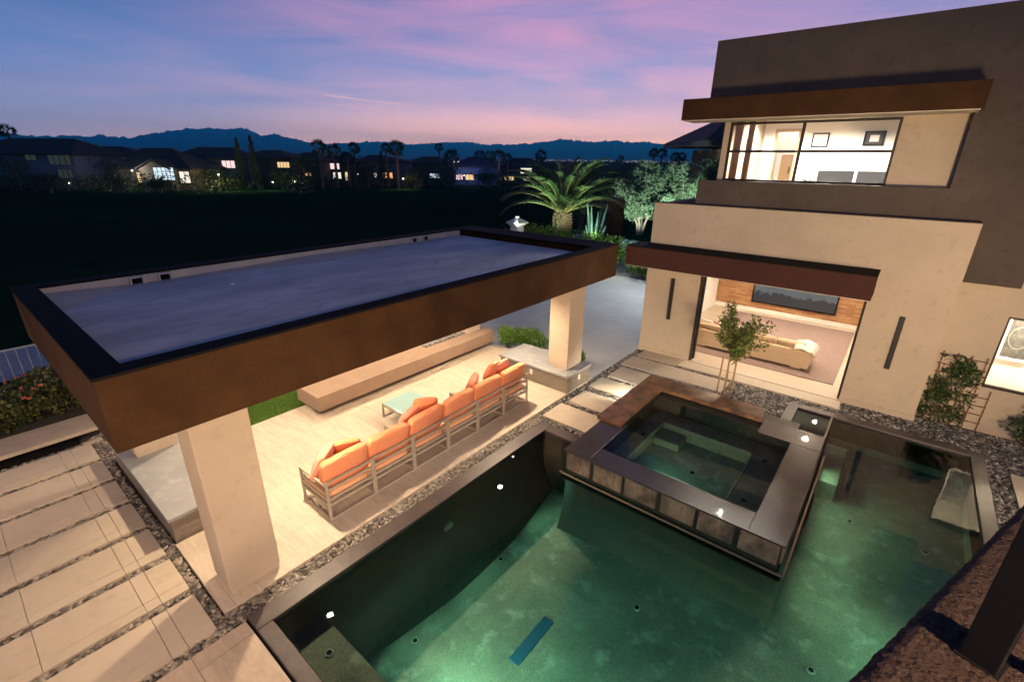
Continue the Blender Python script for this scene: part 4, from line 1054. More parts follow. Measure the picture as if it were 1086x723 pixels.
for k in range(6): f.tube([(2.95,12.65,-.05),(2.95+.25*math.sin(k*2),12.62+.1*math.cos(k),.35),(2.95+.4*math.sin(k*2),12.6,.7)], [.015,.01,.005], 5)
f.build('stems', M['bark'], sb)

# staked sapling
tx,ty = -2.47,11.10
sp_ = thing('staked_sapling', (tx,ty,-.05), 'young sapling with reddish top tied to three stakes by the spa', 'tree')
f = MB(); f.tube([(tx,ty,-.1),(tx+.02,ty,.5),(tx+.0,ty+.02,1.0),(tx+.05,ty,1.5),(tx+.06,ty,1.9)], [.022,.02,.017,.012,.006], 8)
rs = np.random.default_rng(5); cs=[]; nn=[]
for k in range(30):
    a = rs.uniform(0,2*PI); h0 = rs.uniform(.85,1.6); e = rs.uniform(.4,1.1); L = rs.uniform(.35,.75)
    tip = (tx+.1+L*math.cos(a)*math.cos(e)*.95, ty+L*math.sin(a)*math.cos(e)*.95, h0+L*math.sin(e))
    f.tube([(tx+.02,ty,h0),((tx+.02+tip[0])/2,(ty+tip[1])/2,(h0+tip[2])/2+.03),tip], [.009,.006,.003], 5)
    for q in (.5,.75,1.0):
        cs.append((tx+.02+(tip[0]-tx-.02)*q, ty+(tip[1]-ty)*q, h0+(tip[2]-h0)*q))
f.build('trunk', M['bark'], sp_)
foliage('crown', cs, [(.11,.11,.10)]*len(cs), [34]*len(cs), .072, .042, M['tree_leaf'], (0,0,0), parent=sp_, rs=rs, shell=.1)
for k,(dx,dy,h,lab) in enumerate([(-.14,-.02,1.02,'left bamboo stake beside the sapling trunk'),(.03,-.10,.95,'middle bamboo stake in front of the sapling trunk'),(.16,.03,1.05,'right bamboo stake beside the sapling trunk')]):
    f = MB(); f.tube([(tx+dx,ty+dy,-.08),(tx+dx*.95,ty+dy,h)], .02, 8); o = f.build('tree_stake', M['stake'], None)
    tag(o, lab, 'stake', 'stakes around the sapling')

# ================================================================== FOREGROUND PARAPET AND POST
def smooth_noise(nx, ny, k, rs):
    a = rs.normal(0,1,(nx,ny)); g_ = np.exp(-np.linspace(-2,2,2*k+1)**2); g_/=g_.sum()
    a = np.apply_along_axis(lambda r: np.convolve(r,g_,'same'),0,a); a = np.apply_along_axis(lambda r: np.convolve(r,g_,'same'),1,a)
    return a/a.std()
E0 = np.array([-.06,.58]); dr = np.array([.34,.94]); dr/=np.linalg.norm(dr); nr = np.array([dr[1],-dr[0]])
nu, nv = 330, 200; rs = np.random.default_rng(21)
hgt = .0021*smooth_noise(nu,nv,1,rs)
uu = np.linspace(0,2.9,nu)[:,None]; vv = np.linspace(0,1.5,nv)[None,:]
edge = .0012*smooth_noise(nu,nv,2,rs)*np.exp(-vv/.03)
Vx = E0[0]+dr[0]*uu+nr[0]*(vv+edge); Vy = E0[1]+dr[1]*uu+nr[1]*(vv+edge); Vz = 4.0+hgt-.03*np.exp(-vv/.015)
V = np.stack([Vx,Vy,Vz],2).reshape(-1,3)
ii,jj = np.meshgrid(np.arange(nu-1),np.arange(nv-1),indexing='ij'); q = (ii*nv+jj).ravel()
Fq = np.stack([q,q+nv,q+nv+1,q+1],1)
side = []; nb_ = len(V)
lowv = V.reshape(nu,nv,3)[:,0,:].copy(); lowv[:,2] = 3.6
V = np.concatenate([V, lowv]); k = np.arange(nu-1)
Fq = np.concatenate([Fq, np.stack([k*nv, nb_+k, nb_+k+1, (k+1)*nv],1)])
o = mesh_np('balcony_parapet', V, Fq, M['rough_roof'], (.5,1.6,3.6), smooth=True)
tag(o, 'rough brown stucco balcony ledge in the near right corner', 'parapet')
po = thing('railing_post', (.41,1.45,4.0), 'dark square steel railing post standing on the stucco ledge', 'railing post')
f = MB(); f.obox((.415,1.45,4.48),(.075,.075,1.0),(0,0,R(-20))); f.build('post', M['coldark'], po, bevel=.003)
f = MB(); f.obox((.415,1.45,3.995),(.09,.09,.02),(0,0,R(-20))); f.build('base_plate', M['coldark'], po)
f = MB(); f.obox((.86,1.33,4.13),(.80,.03,.035),(0,0,R(-15))); f.obox((.86,1.33,4.95),(.80,.04,.05),(0,0,R(-15))); f.build('rail', M['coldark'], po)

# ================================================================== PLANTING AROUND THE YARD
def shrub(name, label, cat, c, r, n, L, W, mtl, seed, group=None, stems=5, lumps=14):
    rs = np.random.default_rng(seed)
    t = thing(name, (c[0],c[1],c[2]), label, cat, group)
    cs = [(c[0]+rs.uniform(-.7,.7)*r[0], c[1]+rs.uniform(-.7,.7)*r[1], c[2]+r[2]*rs.uniform(.35,.95)) for _ in range(lumps)]
    foliage('foliage', cs, [(r[0]*.42,r[1]*.42,r[2]*.34)]*lumps, [n//lumps]*lumps, L, W, mtl, c, parent=t, rs=rs)
    f = MB()
    for k in range(stems):
        a = 2*PI*k/stems; f.tube([(c[0],c[1],c[2]-.1),(c[0]+.3*r[0]*math.cos(a),c[1]+.3*r[1]*math.sin(a),c[2]+r[2]*.4),(c[0]+.6*r[0]*math.cos(a),c[1]+.6*r[1]*math.sin(a),c[2]+r[2]*.85)], [.03,.02,.008], 5)
    f.build('stems', M['bark'], t); return t
shrub('ball_shrub','round clipped green shrub at the far end of the fire bench','shrub',(-8.35,10.12,-.02),(.30,.30,.52),2600,.06,.035,M['green_leaf'],1,'clipped shrubs behind the pavilion')
shrub('low_hedge','low rounded green hedge behind the far stone plinth','hedge',(-7.75,10.42,-.02),(.72,.32,.50),4200,.06,.035,M['green_leaf'],2,'clipped shrubs behind the pavilion',lumps=26)
shrub('ball_shrub','small green shrub right of the far pavilion pillar','shrub',(-6.05,10.22,-.02),(.24,.24,.50),1500,.06,.035,M['green_leaf'],3,'clipped shrubs behind the pavilion')
shrub('bright_shrub','bright lit green shrub beside the left end of the maroon eave','shrub',(-9.0,21.0,-.06),(1.0,.7,.85),4200,.11,.07,M['green_leaf'],4,lumps=20)
shrub('boundary_hedge','long green hedge top beyond the pavilion roof edge','hedge',(-14.2,21.75,-.35),(4.2,.45,1.75),9000,.13,.08,M['green_leaf'],6,lumps=60)
# roses
rb = np.random.default_rng(31)
for k,(x,y,lab) in enumerate([(-12.95,-.55,'rose bush with coral blooms at the left picture edge'),(-13.2,.25,'rose bush with coral blooms in the middle of the bed behind the kerb'),(-13.35,1.05,'rose bush with orange blooms nearest the pavilion corner'),(-14.6,-.2,'darker rose bush before the left end of the fence'),(-14.8,.8,'darker rose bush before the right end of the fence'),(-13.0,1.7,'small rose bush half hidden by the pavilion fascia')]):
    t = shrub('rose_bush', lab, 'rose bush', (x,y,-.1 if k not in (3,4) else -.3), (.58,.58,.82 if k not in (3,4) else .62), 1500, .085,.055, M['rose_leaf'], 50+k, 'rose bushes behind the kerb', lumps=16)
    n = 12; P = np.stack([x+rb.normal(0,.34,n), y+rb.normal(0,.34,n), rb.uniform(.50,.82,n)-(.4 if k in (3,4) else 0)],1)
    Vs=[];Fs=[];off=0
    for p in P:
        nn=12; a = rb.uniform(0,2*PI,nn); D = np.stack([np.cos(a),np.sin(a),rb.uniform(.2,1.4,nn)],1)
        V,Fc = leafcards(np.tile(p,(nn,1)), D, .05, .045, rs=rb); Vs.append(V); Fs.append(Fc+off); off+=len(V)
    tag(mesh_np('blooms', np.concatenate(Vs), np.concatenate(Fs), M['rose_flower'], parent=t), kind='stuff')
# metal fence and path beyond
ft = thing('metal_fence', (-15.75,0,-.35), 'slender pale metal picket fence behind the roses', 'fence')
M['fencemetal'] = mat('pale_fence_paint', (.38,.40,.42), None, 5, .5, metal=.2)
f = MB(); f.box(-15.765,-2.2,.86,-15.735,2.4,.90); f.box(-15.765,-2.2,-.15,-15.735,2.4,-.11); f.build('rails', M['fencemetal'], ft)
f = MB()
for k in range(26): f.box(-15.76,-2.1+.18*k,-.35,-15.742,-2.085+.18*k,.859)
f.build('pickets', M['fencemetal'], ft)
for y in (-2.2,-.4,1.15,2.4):
    f = MB(); f.box(-15.79,y-.03,-.35,-15.71,y+.03,.98); f.build('post', M['fencemetal'], ft)
pm = MB(); pm.box(-20.2,-30,-.5,-17.3,2.6,-.33); structure(pm.build('cart_path', mat('pale_path', (.36,.38,.40), (.30,.32,.34), 1, .8), bevel=.01))
pm = MB(); pm.box(-20.5,29.8,-.5,-8.5,33.5,-.32); structure(pm.build('side_path', mat('pale_path_side', (.66,.67,.68), (.58,.59,.60), 1, .8), bevel=.01))
gb = MB(); gb.box(-12.6,21.2,-.45,-6.5,29.0,-.05); structure(gb.build('gravel_bed', mat('pale_gravel', (.46,.44,.40), (.16,.15,.14), 22, .9, bscale=40, bstr=.8, bdist=.03)))

# ---- big date palm
def date_palm(base, hz, frlen, nfr, seed, label):
    rs = np.random.default_rng(seed); bx,by,bz = base
    t = thing('date_palm', base, label, 'palm tree')
    f = MB(); f.lathe(base, [(.36,0),(.42,hz*.4),(.48,hz*.72),(.42,hz*.9),(.24,hz)], 18); tk = f.build('trunk', M['bark'], t)
    f = MB(); ga = PI*(3-math.sqrt(5))
    for k in range(210):
        z = hz*(.02+.95*k/210); a = k*ga; q = z/hz; rr = .38+.10*min(1,q*1.3)*(1 if q<.8 else max(0,1-(q-.8)*3.5))
        p = Vector((bx+rr*math.cos(a), by+rr*math.sin(a), bz+z))
        f.obox(p, (.19,.20,.08), (0,R(-50),a))
    f.build('leaf_bases', mat('palm_boots', (.20,.14,.085), (.12,.085,.05), 9, .9), tk)
    P=[];D=[];Ls=[]; rach = MB()
    for k in range(nfr):
        a = k*ga + rs.normal(0,.12); e0 = R(87 - 60*(k/nfr)**.95 + rs.normal(0,4)); L = frlen*rs.uniform(.85,1.1)*(.82+.18*math.sin(PI*k/nfr))
        pts=[]; p = np.array([bx,by,bz+hz*.98]) + .18*np.array([math.cos(a),math.sin(a),0]); e = e0; ns = 16; st_ = L/ns
        for j in range(ns+1):
            pts.append(p.copy()); d_ = np.array([math.cos(a)*math.cos(e), math.sin(a)*math.cos(e), math.sin(e)])
            p = p + d_*st_; e -= R(1.6+6.0*(j/ns)**1.3+ 1.6*math.cos(e))
        pts = np.array(pts)
        rach.tube([tuple(q) for q in pts], [.028*(1-j/ns)+.004 for j in range(ns+1)], 5, cap=False)
        side = np.array([-math.sin(a), math.cos(a), 0])
        m_ = 100
        for s in np.linspace(.12,.995,m_):
            i = min(int(s*ns), ns-1); u = s*ns-i; q = pts[i]*(1-u)+pts[i+1]*u; tan = pts[i+1]-pts[i]; tan/=np.linalg.norm(tan)
            up_ = np.cross(tan, side); up_ *= np.sign(up_[2]) if up_[2]!=0 else 1
            ll = .60*math.sin(PI*min(1,.12+s*.86))**.6*(1.05-.45*s)
            for sg in (1,-1):
                D.append(side*sg*.72+tan*.60+up_*.36+rs.normal(0,.09,3)); P.append(q); Ls.append(ll*rs.uniform(.85,1.1))
    P=np.array(P);D=np.array(D);Ls=np.array(Ls)
    D/=np.linalg.norm(D,axis=1,keepdims=True); n=len(P)
    S=np.cross(D, np.array([0,0,1.])); S/=np.linalg.norm(S,axis=1,keepdims=True)+1e-9; Wd=.024
    droop = np.array([0,0,-.16])*Ls[:,None]
    V=np.stack([P-S*Wd*.6,P+S*Wd*.6,P+D*Ls[:,None]*.6+S*Wd,P+D*Ls[:,None]*.6-S*Wd, P+D*Ls[:,None]+droop, ],1)
    Fq=[]; 
    base_i=np.arange(n)*5
    quads=np.stack([base_i,base_i+1,base_i+2,base_i+3],1); tri=np.stack([base_i+3,base_i+2,base_i+4,base_i+4],1)
    Fa=np.stack([np.stack([base_i,base_i+1,base_i+2],1),np.stack([base_i,base_i+2,base_i+3],1),np.stack([base_i+3,base_i+2,base_i+4],1)],1).reshape(-1,3)
    mesh_np('fronds', V.reshape(-1,3), Fa, M['palm_leaf'], parent=t)
    rach.build('frond_stalks', mat('frond_stalk', (.22,.22,.07), (.17,.16,.05), 4, .6), t)
    return t
date_palm((-14.75,22.45,-.35), 2.95, 4.1, 46, 3, 'lit date palm with arching fronds and pineapple shaped trunk beyond the pavilion roof')

# columnar cactus
ca = thing('columnar_cactus', (-12.55,22.15,-.35), 'tall blue green cactus with upright arms right of the date palm', 'cactus')
rs = np.random.default_rng(8)
for k in range(9):
    a = 2*PI*k/9; sp0 = .12+.1*rs.random(); h = rs.uniform(2.9,3.75) if k%3 else 2.5
    lean = rs.uniform(.18,.5)
    f = MB(); prof_pts=[(-12.55+sp0*math.cos(a)+lean*math.cos(a)*q**2, 22.15+sp0*math.sin(a)+lean*math.sin(a)*q**2, -.4+h*q) for q in np.linspace(0,1,8)]
    f.tube(prof_pts, [.075,.085,.09,.09,.088,.08,.06,.02], 8); f.build('arm', M['agave'], ca)
# white stone lantern
sl = thing('stone_lantern', (-15.9,19.9,-.35), 'small white tiered stone lantern post left of the date palm', 'lantern')
M['whitestone'] = mat('white_stone', (.62,.62,.60), (.5,.5,.49), 8, .8)
f = MB(); f.box(-16.15,19.65,-.35,-15.65,20.15,2.0); f.build('post', M['whitestone'], sl, bevel=.02)
f = MB(); f.box(-16.22,19.58,2.003,-15.58,20.22,2.09); f.box(-16.32,19.48,2.092,-15.48,20.32,2.16); f.add([(-16.32,19.48,2.162),(-15.48,19.48,2.162),(-15.48,20.32,2.162),(-16.32,20.32,2.162),(-16.0,19.8,2.36),(-15.8,19.8,2.36),(-15.8,20.0,2.36),(-16.0,20.0,2.36)],[(3,2,1,0),(4,5,6,7),(0,1,5,4),(1,2,6,5),(2,3,7,6),(3,0,4,7)]); f.box(-15.98,19.82,2.362,-15.82,19.98,2.46)
f.build('tiered_cap', M['whitestone'], sl, bevel=.008)
# brown wall end
Fh = np.array([math.sin(yaw), math.cos(yaw)]); Rh = np.array([math.cos(yaw), -math.sin(yaw)])
def at(t, d):                       # t = sideways / forward, d = forward metres
    p = Fh*d + Rh*(t*d); return float(p[0]), float(p[1])
wx,wy = at(.200,29.5)
f = MB(); f.obox((wx,wy,1.4),(.85,3.0,3.5),(0,0,R(40))); o = f.build('garden_wall', M['fascia'], None, bevel=.02, base=(wx,wy,-.35)); tag(o,'tall brown stucco garden wall end between the cactus and the olive trees','wall')

def olive(px, d, wdt, hgt, seed, label):
    x,y = at(px,d); rs = np.random.default_rng(seed)
    t = thing('olive_tree', (x,y,-.35), label, 'olive tree', 'olive trees by the house')
    f = MB(); cs=[];
    for k in range(4):
        a = 2*PI*k/4+rs.uniform(0,1); b0 = (x+.14*math.cos(a), y+.14*math.sin(a), -.4)
        p1 = (x+.45*math.cos(a), y+.45*math.sin(a), hgt*.17); f.tube([b0,((b0[0]+p1[0])/2+.05,(b0[1]+p1[1])/2,.5),p1], [.12,.10,.075], 7)
        for j in range(8):
            a2 = a+rs.normal(0,.8); L = wdt*.5*rs.uniform(.4,1.0)
            tip = (x+L*math.cos(a2), y+L*math.sin(a2), hgt*rs.uniform(.28,1.0)*(1-.12*L/wdt)); f.tube([p1,((p1[0]+tip[0])/2,(p1[1]+tip[1])/2,(p1[2]+tip[2])/2+.15),tip], [.06,.035,.01], 5)
            for q in np.linspace(.3,1.02,5): cs.append((p1[0]+(tip[0]-p1[0])*q+rs.normal(0,.12), p1[1]+(tip[1]-p1[1])*q+rs.normal(0,.12), p1[2]+(tip[2]-p1[2])*q+rs.normal(0,.12)))
    f.build('trunk', mat('olive_bark', (.33,.26,.19), (.2,.16,.12), 8, .9), t)
    # sprays of narrow leaves on upright twigs
    P=[];D=[]
    for c in cs:
        for s in range(30):
            d_ = rs.normal(0,.55,3)+np.array([0,0,.75]); d_/=np.linalg.norm(d_); L = rs.uniform(.2,.5); p0 = np.array(c)+rs.normal(0,.10,3)
            for q in np.linspace(.1,1,7):
                P.append(p0+d_*L*q); D.append(d_*.8+rs.normal(0,.5,3))
    V,Fc = leafcards(np.array(P), np.array(D), rs.uniform(.12,.22,len(P)), .058, rs=rs)
    mesh_np('crown', V, Fc, M['olive_leaf'], parent=t); return (x,y)
o1 = olive(.262,39,4.3,5.0,1,'pale grey green olive tree lit from below, left of the cream parapet')
o2 = olive(.352,40,4.0,4.9,2,'pale grey green olive tree behind the cream parapet under the tiled roof')
o3 = olive(.402,37,3.0,5.3,4,'narrow olive tree beside the upper window and tiled roof')

# ---- neighbour's house under the dark tiled roof
M['rooftile'] = tile_mat('dark_roof_tile', (.035,.03,.03), (.022,.02,.02), (.3,.28), .02, (.008,.008,.008), 0, .7, streak=(2,2,2), vein=.2, c3=(.06,.05,.045))
nb = thing('neighbour_house', (*at(.42,46),-.35), 'brown neighbouring house with dark tiled hip roof beside the upper storey', 'house')
def yawbox(m, c2, size, z0, z1, rz): m.obox((c2[0],c2[1],(z0+z1)/2),(size[0],size[1],z1-z0),(0,0,rz))
rzb = -yaw*1.0
cxy = np.array(at(.478,44)); 
f = MB(); yawbox(f, cxy, (8.4,8), -.35, 6.25, R(39)); f.build('wall', mat('brown_plaster', (.20,.13,.08), None, 2, .9), nb)
def hip(m, c2, sx, sy, z0, z1, rz, ridge):
    ca_, sa_ = math.cos(rz), math.sin(rz)
    def W(a,b,z): return (c2[0]+a*ca_-b*sa_, c2[1]+a*sa_+b*ca_, z)
    hx,hy = sx/2, sy/2
    v = [W(-hx,-hy,z0),W(hx,-hy,z0),W(hx,hy,z0),W(-hx,hy,z0),W(-ridge/2,0,z1),W(ridge/2,0,z1)]
    m.add(v, [(3,2,1,0),(0,1,5,4),(1,2,5),(2,3,4,5),(3,0,4)])
f = MB(); hip(f, cxy, 13.4, 11.0, 6.75, 9.2, R(39), 5.0); f.build('roof', M['rooftile'], nb)
f = MB(); yawbox(f, cxy, (13.2,10.8), 6.4, 6.745, R(39)); f.build('eave_band', M['coldark'], nb)

# ================================================================== FAR HOUSES ACROSS THE COURSE
def zpix(y, xh, d): return 5.2-(y-(165+.0095*xh))*d/561.
M['fw_pale'] = mat('far_pale_stucco', (.12,.14,.18), None, .5, .9)
M['fw_tan'] = mat('far_tan_stucco', (.13,.105,.08), None, .5, .9)
M['fw_grey'] = mat('far_grey_stucco', (.085,.095,.12), None, .5, .9)
M['fw_dark'] = mat('far_brown_stucco', (.06,.05,.045), None, .5, .9)
M['fr'] = mat('far_roof_tile', (.030,.022,.022), (.02,.016,.017), .8, .9)
M['win_dim'] = emit('window_dim', (.55,.75,.72), .04)
M['win_warm'] = emit('window_warm', (1,.66,.34), .9)
M['win_white'] = emit('window_white', (1,.88,.74), 1.0)
M['win_cool'] = emit('window_cool', (.70,.88,1.0), 1.0)
M['win_orange'] = emit('window_orange', (1,.42,.16), 1.0)
M['win_pink'] = emit('window_pink', (1,.72,.72), 1.0)
M['mullion'] = M['coldark']
def win(t, parent, d, x0, x1, y0, y1, mtl, cols=2, rows=1, dd=.0):
    """a lit window given by its sideways span (tangents*1000 - handled in metres) on the house front at depth d"""
    xm = (x0+x1)/2; a = (x0-543)/536*d; b = (x1-543)/536*d; z1 = zpix(y0,xm,d); z0 = zpix(y1,xm,d)
    def W(l, dep, z): p = Fh*(d+dep)+Rh*l; return (float(p[0]),float(p[1]),z)
    f = MB(); fw = .05
    def slab(l0,l1,za,zb,d0,d1):
        f.add([W(l0,d0,za),W(l1,d0,za),W(l1,d1,za),W(l0,d1,za),W(l0,d0,zb),W(l1,d0,zb),W(l1,d1,zb),W(l0,d1,zb)],[(3,2,1,0),(4,5,6,7),(0,1,5,4),(1,2,6,5),(2,3,7,6),(3,0,4,7)])
    slab(a-.06,b+.06,z0-.06,z0,-.12,-.01); slab(a-.06,b+.06,z1,z1+.06,-.12,-.01)
    for i in range(cols+1):
        q = a+(b-a)*i/cols; slab(q-fw/2,q+fw/2,z0,z1,-.12,-.01)
    for j in range(1,rows):
        q = z0+(z1-z0)*j/rows; slab(a,b,q-fw/2,q+fw/2,-.115,-.015)
    fo = f.build('window', M['mullion'], parent)
    g_ = MB(); g_.add([W(a,-.03,z0),W(b,-.03,z0),W(b,-.03,z1),W(a,-.03,z1)],[(0,1,2,3)]); g_.build('pane', mtl, fo)
def far_house(label, d, x0, x1, ye, yr, rl, rr, wm, wins, depth=9, name='far_house', gables=()):
    xm = (x0+x1)/2; a = (x0-543)/536*d; b = (x1-543)/536*d
    ze = zpix(ye,xm,d); zr = zpix(yr,xm,d)
    def W(l, dep, z): p = Fh*(d+dep)+Rh*l; return (float(p[0]),float(p[1]),z)
    t = thing(name, W((a+b)/2,0,-.35), label, 'house', 'houses across the golf course')
    f = MB(); f.add([W(a,0,-.6),W(b,0,-.6),W(b,depth,-.6),W(a,depth,-.6),W(a,0,ze),W(b,0,ze),W(b,depth,ze),W(a,depth,ze)],[(3,2,1,0),(4,5,6,7),(0,1,5,4),(1,2,6,5),(2,3,7,6),(3,0,4,7)])
    f.build('wall', wm, t)
    ra = (rl-543)/536*d; rb2 = (rr-543)/536*d; o_ = .6
    f = MB(); f.add([W(a-o_,-o_,ze+.02),W(b+o_,-o_,ze+.02),W(b+o_,depth+o_,ze+.02),W(a-o_,depth+o_,ze+.02),W(ra,depth/2,zr),W(rb2,depth/2,zr),
                     W(a-o_,-o_,ze-.2),W(b+o_,-o_,ze-.2),W(b+o_,depth+o_,ze-.2),W(a-o_,depth+o_,ze-.2)],
                    [(9,8,7,6),(0,1,5,4),(1,2,5),(2,3,4,5),(3,0,4),(6,7,1,0),(7,8,2,1),(8,9,3,2),(9,6,0,3)])
    f.build('roof', M['fr'], t)
    for (gx0,gx1,gy,gp) in gables:
        ga_ = (gx0-543)/536*d; gb_ = (gx1-543)/536*d; gz = zpix(gy,xm,d); gpz = zpix(gp,xm,d); gm=(ga_+gb_)/2
        f = MB(); f.add([W(ga_,-2.2,-.6),W(gb_,-2.2,-.6),W(gb_,-2.2,gz),W(gm,-2.2,gpz),W(ga_,-2.2,gz),W(ga_,-.01,-.6),W(gb_,-.01,-.6),W(gb_,-.01,gz),W(gm,-.01,gpz),W(ga_,-.01,gz)],
                        [(0,1,2,3,4),(1,6,7,2),(5,0,4,9),(9,8,7,6,5)]); f.build('gable_wing', M['fw_tan'], t)
        f = MB(); f.add([W(ga_-.4,-2.6,gz-.1),W(gm,-2.6,gpz+.1),W(gb_+.4,-2.6,gz-.1),W(ga_-.4,3,gz-.1),W(gm,3,gpz+.1),W(gb_+.4,3,gz-.1),
                         W(ga_-.4,-2.6,gz+.12),W(gm,-2.6,gpz+.34),W(gb_+.4,-2.6,gz+.12),W(ga_-.4,3,gz+.12),W(gm,3,gpz+.34),W(gb_+.4,3,gz+.12)],
                        [(6,7,10,9),(7,8,11,10),(0,3,4,1),(1,4,5,2),(0,1,7,6),(1,2,8,7),(0,6,9,3),(2,5,11,8)]); f.build('gable_roof', M['fr'], t)
    for wv in wins: win(t, t, wv[5] if len(wv)>5 and wv[5] else d, *wv[:4], M[wv[4]], *(wv[6:] if len(wv)>6 else (2,1)))
    return t
far_house('large pale two storey house at the left picture edge with three dim upper windows', 85, -46, 75, 164.5, 147.5, -20, 52, M['fw_pale'],
          [(24,36,165.5,171.5,'win_dim'),(48,72,166,176,'win_dim',None,4,1),(54,70,181,190,'win_dim',None,3,1)], 11)
far_house('low house with wall lit tan behind a dark tree, right of the large pale house', 104, 70, 150, 167, 156.5, 84, 112, M['fw_tan'], [(80,84,180,190,'win_dim'),(88,92,180,190,'win_dim')], 9)
far_house('house with bright white gridded gable window and a starry porch lamp', 86, 118, 197, 179.5, 158, 128, 160, M['fw_tan'],
          [(157,179,178.8,191.8,'win_cool',83.75,5,3),(184,195,183,195,'win_white',None,2,1),(138,146,184,195,'win_warm',None,2,1)], 10, gables=[(152,183,180,172)])
far_house('grey two storey house with one lit upper right window over glowing bushes', 96, 179, 250, 169, 157, 192, 231, M['fw_grey'],
          [(232,246,171.5,179,'win_pink',None,3,1)], 10)
far_house('dark house behind the two cypresses with a warm row of upper panes', 101, 252, 305, 168, 160, 266, 284, M['fw_dark'], [(291,304,172.8,178.5,'win_warm',None,4,1),(259,262,183,189,'win_white',None,1,1)], 10)
far_house('very dark house between the warm paned house and the lit palm', 106, 303, 338, 171, 162.5, 312, 328, M['fw_dark'], [(300,306,184,188,'win_warm'),(318,326,184,187,'win_warm')], 9)
far_house('house behind the tall palms with two stacked white windows', 111, 338, 374, 173, 165.5, 348, 362, M['fw_dark'], [(346,357,174,180,'win_pink',None,2,1),(349,358,183.5,190,'win_white',None,2,1),(362,366,183,192,'win_warm',None,1,2)], 9)
far_house('house with an orange row of ground floor panes beside the thick palm', 112, 377, 430, 172, 165, 384, 398, M['fw_grey'], [(401,413,183.5,189.5,'win_orange',None,4,1),(393,396,184,188.5,'win_pink',None,1,1)], 9)
far_house('dark house with a small four paned pale window right of the thick palm', 117, 429, 474, 173.5, 166.5, 443, 460, M['fw_dark'], [(453,463,184.5,189,'win_cool',None,4,1)], 9)
far_house('house washed in blue light with a bright porch', 116, 479, 524, 176.5, 166.5, 494, 506, M['fw_pale'], [(481,488,185.5,191,'win_pink'),(491,500,185.5,191,'win_warm')], 9)
far_house('house with three pale windows left of the big date palm', 122, 531, 582, 177, 168, 542, 560, M['fw_dark'], [(550,562,178.5,184,'win_white',None,4,1),(533,543,187.5,191.5,'win_warm',None,3,1),(553,560,187.5,191.5,'win_white',None,2,1)], 9)
far_house('long low building with small pale lights behind the palms', 190, 440, 490, 170.5, 168, 448, 480, M['fw_pale'], [(468,473,171.5,175,'win_white',None,1,1),(476,480,171.5,173.5,'win_white',None,1,1),(483,486,171.5,173.5,'win_white',None,1,1)], 12)

# garden lamps on the ground among the houses (fixture + its glow)
gl_m = emit('garden_lamp_glow', (1,.86,.62), 10)
def garden_lamp(x, y, d, lab, col=(1,.82,.55), e=0):
    t_ = (x-543)/536; px_,py_ = at(t_, d); z = zpix(y,x,d)
    t = thing('garden_lamp', (px_,py_,-.35), lab, 'lamp', 'garden lamps across the course')
    f = MB(); f.tube([(px_,py_,-.4),(px_,py_,z-.08)], .03, 6); f.build('post', M['coldark'], t)
    f = MB(); f.blob((px_,py_,z), (.13,.13,.10), 1, 0); f.build('globe', gl_m, t)
    if e: lamp_point('garden_lamp_light', (px_-Fh[0]*.3,py_-Fh[1]*.3,z+.1), e, col, .1)
for a in [(62,195.5,82,'white ground lamp before the large pale house',(1,.95,.85),30),(108,195,83,'warm ground lamp left of the starry porch',(1,.7,.4),60),(134,182,82.5,'starry bright porch lamp on the gabled house',(1,.95,.85),380),
          (226,186,84,'lamp in the glowing bushes before the grey house',(1,.80,.30),900),(283,194,88,'first low lamp left of the lit palm',(.9,1,.5),110),(307,193.5,88,'second low lamp left of the lit palm',(1,.9,.5),110),
          (376,185,106,'small round lamp right of the palm group',(1,.85,.7),15),(424,190,96,'warm lamp under the thick palm',(1,.65,.3),260),(489.5,186.5,113.5,'bright white lamp on the blue lit porch',(.9,.95,1),90)]: garden_lamp(*a)
q = at((500-543)/536,110.5); lamp_point('blue_flood', (q[0],q[1],6.2), 900, (.10,.16,1.0), .2)
q = at((90-543)/536,101); lamp_point('wall_wash', (q[0],q[1],3.6), 260, (1,.72,.45), .1)
q = at((337-543)/536,91.5); lamp_spot('palm_uplight', (q[0],q[1],.1), (q[0]-1.2,q[1]+1.4,7), 700, (1,.8,.5), 60, .5, .1)
q = at((527-543)/536,108.5); lamp_spot('palm_uplight', (q[0],q[1],.1), (q[0]-1.2,q[1]+1.4,5), 420, (1,.78,.45), 60, .5, .1)
q = at((562-543)/536,112); lamp_point('house_wash', (q[0],q[1],1.2), 80, (1,.8,.55), .1)

# ---- far palms: one of each built, then copied
def fan_palm(d, x, ytop, label, crown_px=9, lean=0, seed=0):
    rs = np.random.default_rng(seed); px_,py_ = at((x-543)/536, d); zt = zpix(ytop,x,d); r = crown_px*d/536
    t = thing('fan_palm', (px_,py_,-.35), label, 'palm tree', 'palms among the far houses')
    zc = zt - r*.75
    f = MB(); f.tube([(px_+lean,py_,-.5),(px_+lean*.4,py_,zc*.5),(px_,py_,zc)], [.34,.24,.19], 8); f.build('trunk', M['bark'], t)
    P=[];D=[];L=[]
    for k in range(44):
        a = rs.uniform(0,2*PI); e = rs.uniform(-.9,1.35); c = np.array([px_,py_,zc]); d_ = np.array([math.cos(a)*math.cos(e),math.sin(a)*math.cos(e),math.sin(e)])
        q = c+d_*r*.55
        for j in range(13):
            P.append(q); v = d_+rs.normal(0,.5,3); v[2]-=.25; D.append(v); L.append(r*rs.uniform(.35,.6))
    V,Fc = leafcards(np.array(P), np.array(D), np.array(L), r*.07, rs=rs)
    mesh_np('crown', V, Fc, M['dark_leaf'], parent=t); return t
